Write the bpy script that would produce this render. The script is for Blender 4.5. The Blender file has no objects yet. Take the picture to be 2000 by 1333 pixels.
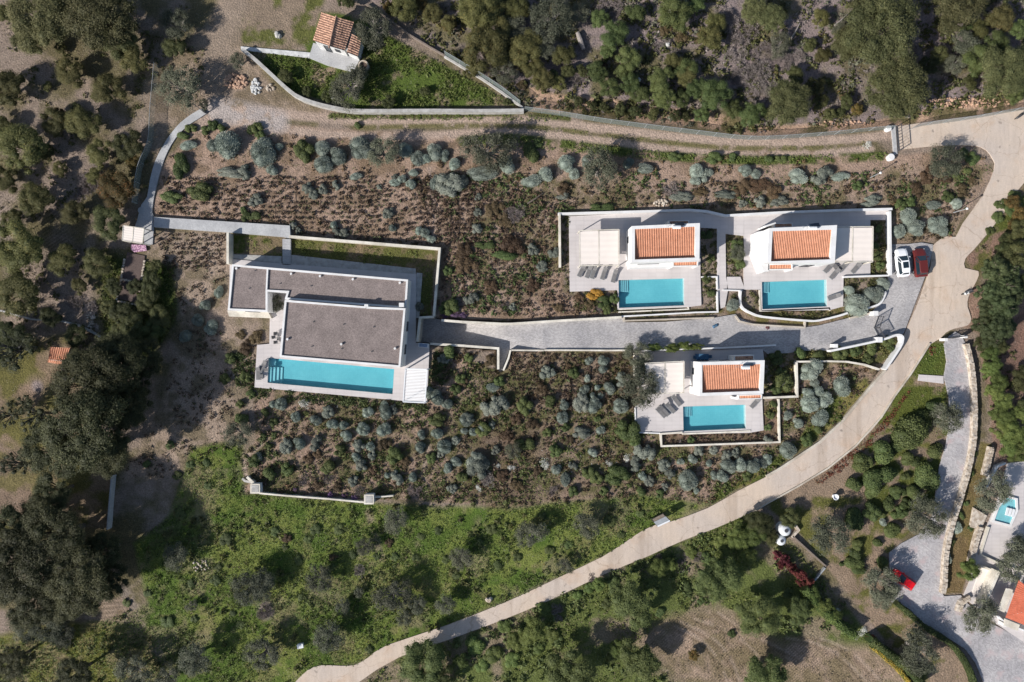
import bpy, math, random
import numpy as np
from mathutils import Vector
from mathutils.geometry import tessellate_polygon

# ------------------------------------------------------------------ camera, sky, sun, exposure
SC = bpy.context.scene
COL = SC.collection
H = 100.0            # flying height of the drone (m)
PXM = 13.0           # photograph pixels per metre on the ground
R = math.radians
cam_d = bpy.data.cameras.new("camera"); cam = bpy.data.objects.new("camera", cam_d); COL.objects.link(cam)
cam.location = (0, 0, H); cam.rotation_euler = (0, 0, 0)
cam_d.sensor_width = 36.0; cam_d.lens = 36.0 * H / (2000 / PXM)
cam_d.clip_start = 0.5; cam_d.clip_end = 2000
SC.camera = cam
SUN_EL, SUN_DIR = R(31.5), R(31.0)      # elevation; direction the shadows fall in, from +X
world = bpy.data.worlds.new("World"); SC.world = world; world.use_nodes = True
wn = world.node_tree.nodes; wl = world.node_tree.links
sky = wn.new("ShaderNodeTexSky"); sky.sky_type = 'NISHITA'; sky.sun_disc = False
sky.sun_elevation = SUN_EL; sky.sun_rotation = math.atan2(-math.cos(SUN_DIR), -math.sin(SUN_DIR)) % (2 * math.pi)
wl.new(sky.outputs[0], wn["Background"].inputs[0]); wn["Background"].inputs[1].default_value = 0.08
sd = bpy.data.lights.new("sun", 'SUN'); sun = bpy.data.objects.new("sun", sd); COL.objects.link(sun)
sd.energy = 4.5; sd.angle = R(0.5); sd.color = (1.0, 0.955, 0.90)
sun.rotation_euler = Vector((-math.cos(SUN_DIR) * math.cos(SUN_EL), -math.sin(SUN_DIR) * math.cos(SUN_EL), math.sin(SUN_EL))).to_track_quat('Z', 'Y').to_euler()
sun.location = (-60, -40, 60)
SC.view_settings.view_transform = 'Standard'; SC.view_settings.look = 'None'
SC.view_settings.gamma = 1; SC.view_settings.use_curve_mapping = False
SC.view_settings.exposure = 0.58
SC.render.engine = 'CYCLES'
SC.cycles.max_bounces = 6; SC.cycles.transparent_max_bounces = 12
SC.cycles.diffuse_bounces = 3; SC.cycles.glossy_bounces = 2

# ------------------------------------------------------------------ helpers
rnd = random.Random(11)
def W(px, py, z=0.0):
    k = (H - z) / H / PXM
    return ((px - 1000) * k, (666.5 - py) * k, z)
def W2(px, py, z=0.0): return W(px, py, z)[:2]

def mesh_np(name, V, F, mats=(), tone=None, mi=None, smooth=False, col=None):
    """F: list of (n,k) int arrays."""
    V = np.asarray(V, np.float32)
    me = bpy.data.meshes.new(name)
    me.vertices.add(len(V)); me.vertices.foreach_set("co", V.ravel())
    F = [np.asarray(f, np.int32) for f in F if len(f)]
    tot = np.concatenate([np.full(len(f), f.shape[1], np.int32) for f in F])
    loops = np.concatenate([f.ravel() for f in F])
    me.loops.add(len(loops)); me.loops.foreach_set("vertex_index", loops)
    me.polygons.add(len(tot))
    st = np.concatenate([[0], np.cumsum(tot)[:-1]]).astype(np.int32)
    me.polygons.foreach_set("loop_start", st); me.polygons.foreach_set("loop_total", tot)
    if mi is not None: me.polygons.foreach_set("material_index", np.asarray(mi, np.int32))
    if smooth: me.polygons.foreach_set("use_smooth", np.ones(len(tot), bool))
    for m in mats: me.materials.append(m)
    me.update(calc_edges=True)
    if tone is not None:
        a = me.attributes.new("tone", 'FLOAT', 'POINT'); a.data.foreach_set("value", np.asarray(tone, np.float32))
    if col is not None:
        a = me.attributes.new("albedo", 'FLOAT_COLOR', 'POINT'); a.data.foreach_set("color", np.asarray(col, np.float32).ravel())
    return me

def link(name, me, parent=None, loc=(0, 0, 0), rot=0.0, scale=None):
    o = bpy.data.objects.new(name, me); COL.objects.link(o)
    o.location = loc; o.rotation_euler = (0, 0, rot)
    if scale is not None: o.scale = scale
    if parent is not None: o.parent = parent
    return o
def tag(o, label=None, cat=None, group=None, kind=None):
    if label: o['label'] = label
    if cat: o['category'] = cat
    if group: o['group'] = group
    if kind: o['kind'] = kind
    return o
def thing(name, label, cat, loc=(0, 0, 0), rot=0.0, group=None):
    o = bpy.data.objects.new(name, None); COL.objects.link(o); o.empty_display_size = 0.3
    o.location = loc; o.rotation_euler = (0, 0, rot)
    return tag(o, label, cat, group)

class MB:
    """collects simple solids, then becomes ONE mesh object"""
    def __init__(s): s.v = []; s.f = []; s.m = []; s.mats = []
    def mat(s, m):
        if m not in s.mats: s.mats.append(m)
        return s.mats.index(m)
    def add(s, vs, fs, m):
        k = len(s.v); s.v += [tuple(p) for p in vs]; i = s.mat(m)
        for f in fs: s.f.append([k + q for q in f]); s.m.append(i)
        return s
    def box(s, x0, y0, z0, x1, y1, z1, m, rot=0.0, c=(0, 0)):
        P = [(x, y, z) for z in (z0, z1) for (x, y) in ((x0, y0), (x1, y0), (x1, y1), (x0, y1))]
        if rot:
            cs, sn = math.cos(rot), math.sin(rot)
            P = [(c[0] + (x - c[0]) * cs - (y - c[1]) * sn, c[1] + (x - c[0]) * sn + (y - c[1]) * cs, z) for x, y, z in P]
        return s.add(P, [(3, 2, 1, 0), (4, 5, 6, 7), (0, 1, 5, 4), (1, 2, 6, 5), (2, 3, 7, 6), (3, 0, 4, 7)], m)
    def bar(s, a, b, w, h, m):
        """box beam between two 3-D points, w wide, h high"""
        a = Vector(a); b = Vector(b); d = (b - a)
        if d.length < 1e-6: return s
        d.normalize(); up = Vector((0, 0, 1)) if abs(d.z) < 0.95 else Vector((1, 0, 0))
        n = d.cross(up).normalized() * (w / 2); u = n.cross(d).normalized() * (h / 2)
        P = [a - n - u, a + n - u, a + n + u, a - n + u, b - n - u, b + n - u, b + n + u, b - n + u]
        return s.add(P, [(0, 1, 2, 3), (7, 6, 5, 4), (0, 4, 5, 1), (1, 5, 6, 2), (2, 6, 7, 3), (3, 7, 4, 0)], m)
    def tube(s, pts, rad, m, n=8, cap=True):
        rings = []
        for i, p in enumerate(pts):
            p = Vector(p); a = Vector(pts[max(i - 1, 0)]); b = Vector(pts[min(i + 1, len(pts) - 1)])
            d = (b - a).normalized(); up = Vector((0, 0, 1)) if abs(d.z) < 0.9 else Vector((1, 0, 0))
            x = d.cross(up).normalized(); y = x.cross(d)
            r = rad[i] if isinstance(rad, (list, tuple)) else rad
            rings.append([p + (x * math.cos(t * 2 * math.pi / n) + y * math.sin(t * 2 * math.pi / n)) * r for t in range(n)])
        vs = [q for ring in rings for q in ring]; fs = []
        for i in range(len(pts) - 1):
            for t in range(n):
                fs.append((i * n + t, i * n + (t + 1) % n, (i + 1) * n + (t + 1) % n, (i + 1) * n + t))
        if cap: fs += [tuple(range(n))[::-1], tuple((len(pts) - 1) * n + t for t in range(n))]
        return s.add(vs, fs, m)
    def lathe(s, prof, m, c=(0, 0), n=16):
        """prof [(r,z)...]"""
        vs = [(c[0] + r * math.cos(t * 2 * math.pi / n), c[1] + r * math.sin(t * 2 * math.pi / n), z) for r, z in prof for t in range(n)]
        fs = []
        for i in range(len(prof) - 1):
            for t in range(n): fs.append((i * n + t, i * n + (t + 1) % n, (i + 1) * n + (t + 1) % n, (i + 1) * n + t))
        fs.append(tuple((len(prof) - 1) * n + t for t in range(n)))
        return s.add(vs, fs, m)
    def prism(s, poly, z0, z1, m, holes=(), mtop=None):
        """poly/holes: world xy lists"""
        loops = [list(poly)] + [list(h) for h in holes]
        flat = [p for l in loops for p in l]
        tris = tessellate_polygon([[Vector((p[0], p[1], 0)) for p in l] for l in loops])
        n = len(flat)
        vs = [(p[0], p[1], z1) for p in flat] + [(p[0], p[1], z0) for p in flat]
        up = []; dn = []
        for a, b, c in tris:
            A, B, C = flat[a], flat[b], flat[c]
            if (B[0] - A[0]) * (C[1] - A[1]) - (B[1] - A[1]) * (C[0] - A[0]) < 0: b, c = c, b
            up.append((a, b, c)); dn.append((n + c, n + b, n + a))
        k = 0; side = []
        for li, l in enumerate(loops):
            m_ = len(l)
            area = sum(l[i][0] * l[(i + 1) % m_][1] - l[(i + 1) % m_][0] * l[i][1] for i in range(m_))
            ccw = (area > 0) == (li == 0)
            for i in range(m_):
                a, b = k + i, k + (i + 1) % m_
                side.append((n + a, n + b, b, a) if ccw else (n + b, n + a, a, b))
            k += m_
        k0 = len(s.v); s.v += vs; it = s.mat(mtop or m); i2 = s.mat(m)
        for f in up: s.f.append([k0 + q for q in f]); s.m.append(it)
        for f in dn + side: s.f.append([k0 + q for q in f]); s.m.append(i2)
        return s
    def build(s, name, parent=None, loc=(0, 0, 0), rot=0.0, smooth=False):
        me = bpy.data.meshes.new(name); me.from_pydata(s.v, [], s.f)
        for m in s.mats: me.materials.append(m)
        me.polygons.foreach_set("material_index", s.m)
        if smooth: me.polygons.foreach_set("use_smooth", [True] * len(s.f))
        me.update()
        return link(name, me, parent, loc, rot)

def offset_line(pts, w, closed=False):
    L = []; Rr = []; n = len(pts)
    for i, p in enumerate(pts):
        a = pts[i - 1] if (i > 0 or closed) else p
        b = pts[(i + 1) % n] if (i < n - 1 or closed) else p
        d1 = Vector((p[0] - a[0], p[1] - a[1])); d2 = Vector((b[0] - p[0], b[1] - p[1]))
        if d1.length < 1e-9: d1 = d2
        if d2.length < 1e-9: d2 = d1
        d1.normalize(); d2.normalize(); t = (d1 + d2)
        if t.length < 1e-6: t = d1
        t.normalize(); nn = Vector((-t.y, t.x)); c = max(0.5, nn.dot(Vector((-d1.y, d1.x))))
        o = nn * (w / 2 / c)
        L.append((p[0] + o.x, p[1] + o.y)); Rr.append((p[0] - o.x, p[1] - o.y))
    return L, Rr
def smooth_line(pts, k=4):
    out = []; n = len(pts)
    for i in range(n - 1):
        p0 = pts[max(i - 1, 0)]; p1 = pts[i]; p2 = pts[i + 1]; p3 = pts[min(i + 2, n - 1)]
        for j in range(k):
            t = j / k
            out.append(tuple(0.5 * ((2 * p1[q]) + (-p0[q] + p2[q]) * t + (2 * p0[q] - 5 * p1[q] + 4 * p2[q] - p3[q]) * t * t + (-p0[q] + 3 * p1[q] - 3 * p2[q] + p3[q]) * t ** 3) for q in range(2)))
    out.append(tuple(pts[-1])); return out
def poly(pts, z=0.0): return [W2(x, y, z) for x, y in pts]

# ------------------------------------------------------------------ materials
def new_mat(name):
    m = bpy.data.materials.new(name); m.use_nodes = True
    nt = m.node_tree; b = nt.nodes["Principled BSDF"]
    return m, nt, b
def node(nt, t, **kw):
    n = nt.nodes.new(t)
    for k, v in kw.items():
        if k.startswith("i_"): n.inputs[k[2:].replace("_", " ")].default_value = v
        else: setattr(n, k, v)
    return n
def mixc(nt, fac, a, b, mode='MIX'):
    n = nt.nodes.new("ShaderNodeMix"); n.data_type = 'RGBA'; n.blend_type = mode
    for i, v in ((0, fac), (6, a), (7, b)):
        if hasattr(v, "type") and hasattr(v, "is_linked"): nt.links.new(v, n.inputs[i])
        else: n.inputs[i].default_value = v if i == 0 else (*v, 1) if len(v) == 3 else v
    return n.outputs[2]
def ramp(nt, fac, a, b):
    n = nt.nodes.new("ShaderNodeMapRange"); n.inputs[1].default_value = a; n.inputs[2].default_value = b
    nt.links.new(fac, n.inputs[0]); return n.outputs[0]
def nmat(name, c1, c2=None, scale=1.0, rough=0.85, bump=0.0, bscale=6.0, spec=0.3, lo=0.35, hi=0.65, fine=0.0, fscale=14.0, metal=0.0, stretch=None):
    """a weathered surface: two tones in patches, fine speckle and a small relief"""
    m, nt, b = new_mat(name)
    b.inputs["Roughness"].default_value = rough; b.inputs["Specular IOR Level"].default_value = spec; b.inputs["Metallic"].default_value = metal
    g = node(nt, "ShaderNodeNewGeometry"); vec = g.outputs["Position"]
    if stretch:
        mp = node(nt, "ShaderNodeMapping"); mp.inputs["Scale"].default_value = stretch; nt.links.new(vec, mp.inputs[0]); vec = mp.outputs[0]
    n1 = node(nt, "ShaderNodeTexNoise", i_Scale=scale, i_Detail=5.0); nt.links.new(vec, n1.inputs["Vector"])
    c = mixc(nt, ramp(nt, n1.outputs["Fac"], lo, hi), c1, c2 or c1)
    if fine:
        n2 = node(nt, "ShaderNodeTexNoise", i_Scale=fscale, i_Detail=3.0); nt.links.new(vec, n2.inputs["Vector"])
        f = ramp(nt, n2.outputs["Fac"], 0.3, 0.7)
        c = mixc(nt, f, mixc(nt, 1.0, c, (1 - fine,) * 3, 'MULTIPLY'), mixc(nt, 1.0, c, (1 + fine,) * 3, 'MULTIPLY'))
    nt.links.new(c, b.inputs["Base Color"])
    if bump:
        n3 = node(nt, "ShaderNodeTexNoise", i_Scale=bscale, i_Detail=4.0); nt.links.new(vec, n3.inputs["Vector"])
        bp = node(nt, "ShaderNodeBump"); bp.inputs["Strength"].default_value = bump; bp.inputs["Distance"].default_value = 0.05
        nt.links.new(n3.outputs["Fac"], bp.inputs["Height"]); nt.links.new(bp.outputs[0], b.inputs["Normal"])
    return m
def leaf_mat(name, ca, cb, cc=None, trans=0.18, rough=0.65, acc=0.08):
    """foliage: tone attribute (age of each leaf; low on the inner cores) from ca to cb, some leaves cc; each plant slightly different"""
    m, nt, b = new_mat(name)
    at = node(nt, "ShaderNodeAttribute", attribute_name="tone"); oi = node(nt, "ShaderNodeObjectInfo")
    c = mixc(nt, at.outputs["Fac"], ca, cb)
    if cc:
        gt = node(nt, "ShaderNodeMath", operation='GREATER_THAN'); nt.links.new(at.outputs["Fac"], gt.inputs[0]); gt.inputs[1].default_value = 1 - acc
        c = mixc(nt, gt.outputs[0], c, cc)
    r = ramp(nt, oi.outputs["Random"], 0, 1)
    mr = node(nt, "ShaderNodeMapRange"); nt.links.new(r, mr.inputs[0]); mr.inputs[3].default_value = 0.8; mr.inputs[4].default_value = 1.5
    hs = node(nt, "ShaderNodeHueSaturation"); nt.links.new(c, hs.inputs["Color"]); nt.links.new(mr.outputs[0], hs.inputs["Value"])
    wn_ = node(nt, "ShaderNodeTexWhiteNoise", noise_dimensions='1D'); nt.links.new(oi.outputs["Random"], wn_.inputs["W"])
    m2 = node(nt, "ShaderNodeMapRange"); nt.links.new(wn_.outputs["Value"], m2.inputs[0]); m2.inputs[3].default_value = 0.470; m2.inputs[4].default_value = 0.506; hs.inputs['Saturation'].default_value = .92
    nt.links.new(m2.outputs[0], hs.inputs["Hue"])
    nt.links.new(hs.outputs[0], b.inputs["Base Color"])
    b.inputs["Roughness"].default_value = rough; b.inputs["Specular IOR Level"].default_value = 0.25
    if trans:
        tr = node(nt, "ShaderNodeBsdfTranslucent"); nt.links.new(hs.outputs[0], tr.inputs[0])
        mx = node(nt, "ShaderNodeMixShader"); mx.inputs[0].default_value = trans
        nt.links.new(b.outputs[0], mx.inputs[1]); nt.links.new(tr.outputs[0], mx.inputs[2])
        nt.links.new(mx.outputs[0], nt.nodes["Material Output"].inputs[0])
    return m

M = {}
M['plaster'] = nmat('white plaster', (.68, .675, .67), (.60, .59, .575), 0.7, 0.8, 0.1, 8, fine=.03)
M['wallcream'] = nmat('cream render', (.66, .62, .54), (.48, .44, .37), 0.6, 0.85, 0.15, 8, fine=.1, fscale=5)
M['kerb'] = nmat('weathered kerb', (.52, .47, .40), (.36, .31, .25), 0.5, 0.9, 0.2, 6, fine=.12, fscale=5)
M['deck'] = nmat('pale stone deck', (.53, .49, .48), (.475, .435, .425), 0.35, 0.7, 0.05, fine=.04)
M['concrete'] = nmat('grey concrete', (.42, .42, .42), (.33, .33, .335), 0.5, 0.85, 0.15, fine=.12, fscale=5)
M['gravelroof'] = nmat('roof gravel', (.225, .185, .172), (.18, .148, .138), 0.6, 0.95, 0.6, 7, fine=.30, fscale=7)
M['brownbed'] = nmat('lava gravel', (.115, .085, .075), (.085, .062, .055), 0.7, 0.95, 0.5, 10, fine=.3, fscale=9)
M['fabric'] = nmat('cream awning', (.72, .65, .59), (.69, .62, .56), 0.8, 0.9)
M['whitepaint'] = nmat('white painted metal', (.66, .67, .68), None, 1, 0.45, spec=.5)
M['dark'] = nmat('dark metal', (.05, .05, .055), None, 1, 0.5, spec=.5)
M['greymesh'] = nmat('grey sling fabric', (.17, .165, .165), (.14, .135, .135), 3, 0.9)
M['terracotta'] = nmat('terracotta', (.54, .265, .165), (.46, .215, .130), 1.5, 0.8, fine=.12, fscale=7)
M['redtile'] = nmat('red roof tile', (.47, .13, .075), (.38, .10, .055), 1.5, .8, fine=.12, fscale=7)
M['oldtile'] = nmat('old roof tile', (.47, .285, .20), (.27, .155, .11), 3.0, 0.9, fine=.3, fscale=7, lo=.4, hi=.6)
M['stone'] = nmat('pale stone', (.52, .46, .39), (.33, .27, .21), 2.2, 0.9, 0.3, fine=.15, fscale=9, lo=.4, hi=.6)
M['redstone'] = nmat('reddish bank stone', (.46, .31, .22), (.32, .20, .14), 2.2, 0.9, 0.3, fine=.15, fscale=9)
M['greystone'] = nmat('grey stone', (.42, .41, .39), (.30, .29, .27), 1.5, 0.9, 0.3, fine=.15)
M['whitewash'] = nmat('old whitewash', (.60, .60, .59), (.42, .42, .41), 2.0, 0.9, 0.2, fine=.1)
M['bark'] = nmat('bark', (.16, .13, .11), (.09, .07, .055), 6, 0.95)
M['palebark'] = nmat('pale bark', (.30, .27, .25), (.20, .175, .16), 6, 0.95)
M['timber'] = nmat('weathered timber', (.22, .18, .15), (.15, .12, .10), 4, 0.9)
M['galv'] = nmat('galvanised steel', (.40, .42, .43), (.34, .36, .37), 2, 0.5, metal=.3)
M['redpaint'] = nmat('bright red paint', (.62, .006, .012), None, 1, 0.35, spec=.5)
M['maroon'] = nmat('maroon paint', (.105, .018, .016), None, 1, 0.25, spec=.6)
M['carwhite'] = nmat('white car paint', (.78, .79, .80), None, 1, 0.28, spec=.6)
M['glassdark'] = nmat('tinted glass', (.012, .022, .03), None, 1, 0.08, spec=.8)
M['rubber'] = nmat('rubber', (.02, .02, .02), None, 1, 0.8)
M['alloy'] = nmat('alloy', (.45, .45, .46), None, 1, 0.35, metal=.7)
M['lamp'] = nmat('lamp lens', (.7, .7, .68), None, 1, 0.2, spec=.6)
M['tail'] = nmat('tail lens', (.35, .01, .01), None, 1, 0.2, spec=.6)
M['blue'] = nmat('blue cloth', (.05, .13, .22), (.03, .08, .15), 4, 0.8)
M['cooktop'] = nmat('blue grey cover', (.20, .26, .36), (.16, .2, .28), 4, 0.7)
M['tank'] = nmat('white plastic tank', (.58, .60, .61), (.50, .52, .53), 2, 0.45)
M['heater'] = nmat('collector glass', (.03, .05, .09), None, 1, 0.15, spec=.7)
M['pink'] = nmat('pink patterned cloth', (.60, .38, .48), (.22, .10, .18), 6, 0.8, lo=.45, hi=.55)

def paver_mat(name, base, dark, sc, patch=None, rot=0.0):
    m, nt, b = new_mat(name)
    g = node(nt, "ShaderNodeNewGeometry"); mp = node(nt, "ShaderNodeMapping"); mp.inputs["Rotation"].default_value = (0, 0, rot)
    nt.links.new(g.outputs["Position"], mp.inputs[0])
    br = node(nt, "ShaderNodeTexBrick"); nt.links.new(mp.outputs[0], br.inputs["Vector"])
    br.inputs["Scale"].default_value = 1.0; br.inputs["Brick Width"].default_value = sc; br.inputs["Row Height"].default_value = sc * .6
    br.inputs["Mortar Size"].default_value = sc * .05; br.inputs["Bias"].default_value = 0.0
    br.inputs["Color1"].default_value = (*[v * 1.22 for v in base], 1); br.inputs["Color2"].default_value = (*[v * .8 for v in base], 1); br.inputs["Mortar"].default_value = (*dark, 1)
    n1 = node(nt, "ShaderNodeTexNoise", i_Scale=0.22, i_Detail=6.0); nt.links.new(g.outputs["Position"], n1.inputs["Vector"])
    c = mixc(nt, ramp(nt, n1.outputs["Fac"], .35, .65), mixc(nt, 1.0, br.outputs[0], (.82, .82, .83), 'MULTIPLY'), mixc(nt, 1.0, br.outputs[0], (1.18, 1.16, 1.13), 'MULTIPLY'))
    if patch:
        n2 = node(nt, "ShaderNodeTexNoise", i_Scale=0.5, i_Detail=3.0); nt.links.new(g.outputs["Position"], n2.inputs["Vector"])
        c = mixc(nt, ramp(nt, n2.outputs["Fac"], .56, .72), c, patch)
    nt.links.new(c, b.inputs["Base Color"]); b.inputs["Roughness"].default_value = .85; b.inputs["Specular IOR Level"].default_value = .25
    bp = node(nt, "ShaderNodeBump"); bp.inputs["Strength"].default_value = .4; bp.inputs["Distance"].default_value = .03
    nt.links.new(br.outputs["Fac"], bp.inputs["Height"]); bp.invert = True; nt.links.new(bp.outputs[0], b.inputs["Normal"])
    return m
M['pavers'] = paver_mat('grey cobble pavers', (.365, .352, .352), (.25, .24, .238), .24)
M['courtpavers'] = paver_mat('grey and pink pavers', (.385, .37, .378), (.29, .28, .28), .26, (.43, .35, .345), R(38))
def deck_mat():
    m = paver_mat('pale stone deck slabs', (.505, .468, .458), (.40, .37, .36), 1.2); nt = m.node_tree
    for n in nt.nodes:
        if n.type == 'TEX_BRICK': n.offset = 0; n.inputs["Row Height"].default_value = .6; n.inputs["Mortar Size"].default_value = .012; n.inputs["Color1"].default_value = (.530, .492, .482, 1); n.inputs["Color2"].default_value = (.500, .463, .452, 1)
        if n.type == 'MIX':
            for q in (6, 7):
                v = tuple(round(a, 3) for a in n.inputs[q].default_value[:3])
                if v == (.82, .82, .83): n.inputs[q].default_value = (.93, .93, .93, 1)
                if v == (1.18, 1.16, 1.13): n.inputs[q].default_value = (1.05, 1.05, 1.04, 1)
    return m
M['deck'] = deck_mat()
def road_mat():
    m, nt, b = new_mat('dusty concrete road')
    g = node(nt, "ShaderNodeNewGeometry"); pos = g.outputs["Position"]
    def ns(s, d=5.0, st=None):
        n = node(nt, "ShaderNodeTexNoise", i_Scale=s, i_Detail=d)
        if st:
            mp = node(nt, "ShaderNodeMapping"); mp.inputs["Scale"].default_value = st[0]; mp.inputs["Rotation"].default_value = (0, 0, st[1]); nt.links.new(pos, mp.inputs[0]); nt.links.new(mp.outputs[0], n.inputs["Vector"])
        else: nt.links.new(pos, n.inputs["Vector"])
        return n.outputs["Fac"]
    c = mixc(nt, ramp(nt, ns(.12), .35, .65), (.53, .432, .345), (.47, .40, .345))
    c = mixc(nt, ramp(nt, ns(.3, 6), .55, .75), c, (.47, .35, .26))
    c = mixc(nt, ramp(nt, ns(2.2, 4, ((1, .25, 1), R(60))), .35, .7), mixc(nt, 1.0, c, (.94, .94, .94), 'MULTIPLY'), mixc(nt, 1.0, c, (1.05, 1.05, 1.05), 'MULTIPLY'))
    c = mixc(nt, ramp(nt, ns(9, 3), .3, .7), mixc(nt, 1.0, c, (.9, .9, .9), 'MULTIPLY'), mixc(nt, 1.0, c, (1.1, 1.1, 1.1), 'MULTIPLY'))
    c = mixc(nt, ramp(nt, ns(.8, 8), .66, .74), c, (.25, .21, .18))
    c = mixc(nt, ramp(nt, ns(.35, 3, ((1, .06, 1), R(58))), .56, .66), c, mixc(nt, 1.0, c, (.84, .82, .80), 'MULTIPLY'))
    br = node(nt, "ShaderNodeTexVoronoi", i_Scale=.22, feature='DISTANCE_TO_EDGE'); nn = node(nt, "ShaderNodeTexNoise", i_Scale=.8, i_Detail=5.0); nt.links.new(pos, nn.inputs["Vector"])
    vm = node(nt, "ShaderNodeVectorMath", operation='MULTIPLY_ADD'); nt.links.new(nn.outputs["Color"], vm.inputs[0]); vm.inputs[1].default_value = (1.6, 1.6, 0); nt.links.new(pos, vm.inputs[2]); nt.links.new(vm.outputs[0], br.inputs["Vector"])
    lt = node(nt, "ShaderNodeMath", operation='LESS_THAN'); nt.links.new(br.outputs["Distance"], lt.inputs[0]); lt.inputs[1].default_value = .008
    c = mixc(nt, lt.outputs[0], c, mixc(nt, 1.0, c, (.84, .82, .80), 'MULTIPLY'))
    nt.links.new(c, b.inputs["Base Color"]); b.inputs["Roughness"].default_value = .9; b.inputs["Specular IOR Level"].default_value = .2
    return m
M['road'] = road_mat()
def pool_mats():
    m, nt, b = new_mat('pool mosaic')
    g = node(nt, "ShaderNodeNewGeometry")
    br = node(nt, "ShaderNodeTexBrick"); nt.links.new(g.outputs["Position"], br.inputs["Vector"]); br.offset = 0
    br.inputs["Scale"].default_value = 1.0; br.inputs["Brick Width"].default_value = .3; br.inputs["Row Height"].default_value = .3; br.inputs["Mortar Size"].default_value = .006
    br.inputs["Color1"].default_value = (.185, .455, .505, 1); br.inputs["Color2"].default_value = (.175, .44, .49, 1); br.inputs["Mortar"].default_value = (.15, .38, .43, 1)
    n = node(nt, "ShaderNodeTexNoise", i_Scale=.35, i_Detail=4.0); nt.links.new(g.outputs["Position"], n.inputs["Vector"])
    n5 = node(nt, "ShaderNodeTexNoise", i_Scale=2.4, i_Detail=2.0, i_Distortion=1.5); nt.links.new(g.outputs["Position"], n5.inputs["Vector"])
    cc = mixc(nt, ramp(nt, n.outputs["Fac"], .35, .65), mixc(nt, 1.0, br.outputs[0], (.90, .94, .95), 'MULTIPLY'), mixc(nt, 1.0, br.outputs[0], (1.06, 1.03, 1.02), 'MULTIPLY'))
    cc = mixc(nt, ramp(nt, n5.outputs["Fac"], .3, .7), mixc(nt, 1.0, cc, (.95, .96, .97), 'MULTIPLY'), mixc(nt, 1.0, cc, (1.05, 1.04, 1.03), 'MULTIPLY'))  # mild water ripples and caustic light painted into the mosaic colour
    nt.links.new(cc, b.inputs["Base Color"]); b.inputs["Roughness"].default_value = .5
    w, nt, b = new_mat('pool water')
    tr = node(nt, "ShaderNodeBsdfTransparent"); tr.inputs[0].default_value = (.74, .93, .955, 1)
    gl = node(nt, "ShaderNodeBsdfGlossy"); gl.inputs["Roughness"].default_value = .03
    lw = node(nt, "ShaderNodeLayerWeight"); lw.inputs[0].default_value = .5
    pw = node(nt, "ShaderNodeMath", operation='POWER'); nt.links.new(lw.outputs["Facing"], pw.inputs[0]); pw.inputs[1].default_value = 5.0
    fr = node(nt, "ShaderNodeMath", operation='MULTIPLY_ADD'); nt.links.new(pw.outputs[0], fr.inputs[0]); fr.inputs[1].default_value = .9; fr.inputs[2].default_value = .02
    n = node(nt, "ShaderNodeTexNoise", i_Scale=1.6, i_Detail=3.0); g = node(nt, "ShaderNodeNewGeometry"); nt.links.new(g.outputs["Position"], n.inputs["Vector"])
    bp = node(nt, "ShaderNodeBump"); bp.inputs["Strength"].default_value = .25; bp.inputs["Distance"].default_value = .05; nt.links.new(n.outputs["Fac"], bp.inputs["Height"])
    nt.links.new(bp.outputs[0], gl.inputs["Normal"]); pass
    mx = node(nt, "ShaderNodeMixShader"); nt.links.new(fr.outputs[0], mx.inputs[0]); nt.links.new(tr.outputs[0], mx.inputs[1]); nt.links.new(gl.outputs[0], mx.inputs[2])
    nt.links.new(mx.outputs[0], nt.nodes["Material Output"].inputs[0])
    return m, w
M['mosaic'], M['water'] = pool_mats()
M['stepmosaic'] = nmat('pale pool steps', (.34, .56, .60), (.31, .53, .57), 1.0, .6)
def mesh_fence_mat():
    m, nt, b = new_mat('wire mesh')
    b.inputs["Base Color"].default_value = (.24, .29, .28, 1); b.inputs["Roughness"].default_value = .6
    tr = node(nt, "ShaderNodeBsdfTransparent"); mx = node(nt, "ShaderNodeMixShader"); mx.inputs[0].default_value = .42
    nt.links.new(tr.outputs[0], mx.inputs[1]); nt.links.new(b.outputs[0], mx.inputs[2]); nt.links.new(mx.outputs[0], nt.nodes["Material Output"].inputs[0])
    return m
M['wiremesh'] = mesh_fence_mat()
M['clearglass'] = mesh_fence_mat(); M['clearglass'].name = 'glass balustrade'
M['clearglass'].node_tree.nodes["Mix Shader"].inputs[0].default_value = .2
M['clearglass'].node_tree.nodes["Principled BSDF"].inputs["Base Color"].default_value = (.5, .6, .62, 1)

# foliage colours
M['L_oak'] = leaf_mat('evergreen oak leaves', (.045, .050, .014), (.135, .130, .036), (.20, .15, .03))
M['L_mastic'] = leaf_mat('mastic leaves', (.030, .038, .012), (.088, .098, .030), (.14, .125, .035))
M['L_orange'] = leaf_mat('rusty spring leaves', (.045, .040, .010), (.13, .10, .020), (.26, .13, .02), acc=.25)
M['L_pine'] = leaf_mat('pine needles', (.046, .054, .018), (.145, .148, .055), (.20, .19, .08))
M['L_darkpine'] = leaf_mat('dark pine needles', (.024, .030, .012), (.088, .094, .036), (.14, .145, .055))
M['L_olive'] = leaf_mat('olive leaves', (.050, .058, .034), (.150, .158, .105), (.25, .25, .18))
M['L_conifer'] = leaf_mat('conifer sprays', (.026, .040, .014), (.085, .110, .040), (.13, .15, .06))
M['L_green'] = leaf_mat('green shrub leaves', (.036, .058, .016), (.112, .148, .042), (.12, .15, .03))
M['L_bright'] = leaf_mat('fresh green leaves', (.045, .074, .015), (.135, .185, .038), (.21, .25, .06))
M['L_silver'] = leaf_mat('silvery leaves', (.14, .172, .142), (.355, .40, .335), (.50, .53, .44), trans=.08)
M['L_grey'] = leaf_mat('grey green leaves', (.095, .108, .085), (.215, .23, .185), (.28, .29, .24), trans=.08)
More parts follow.
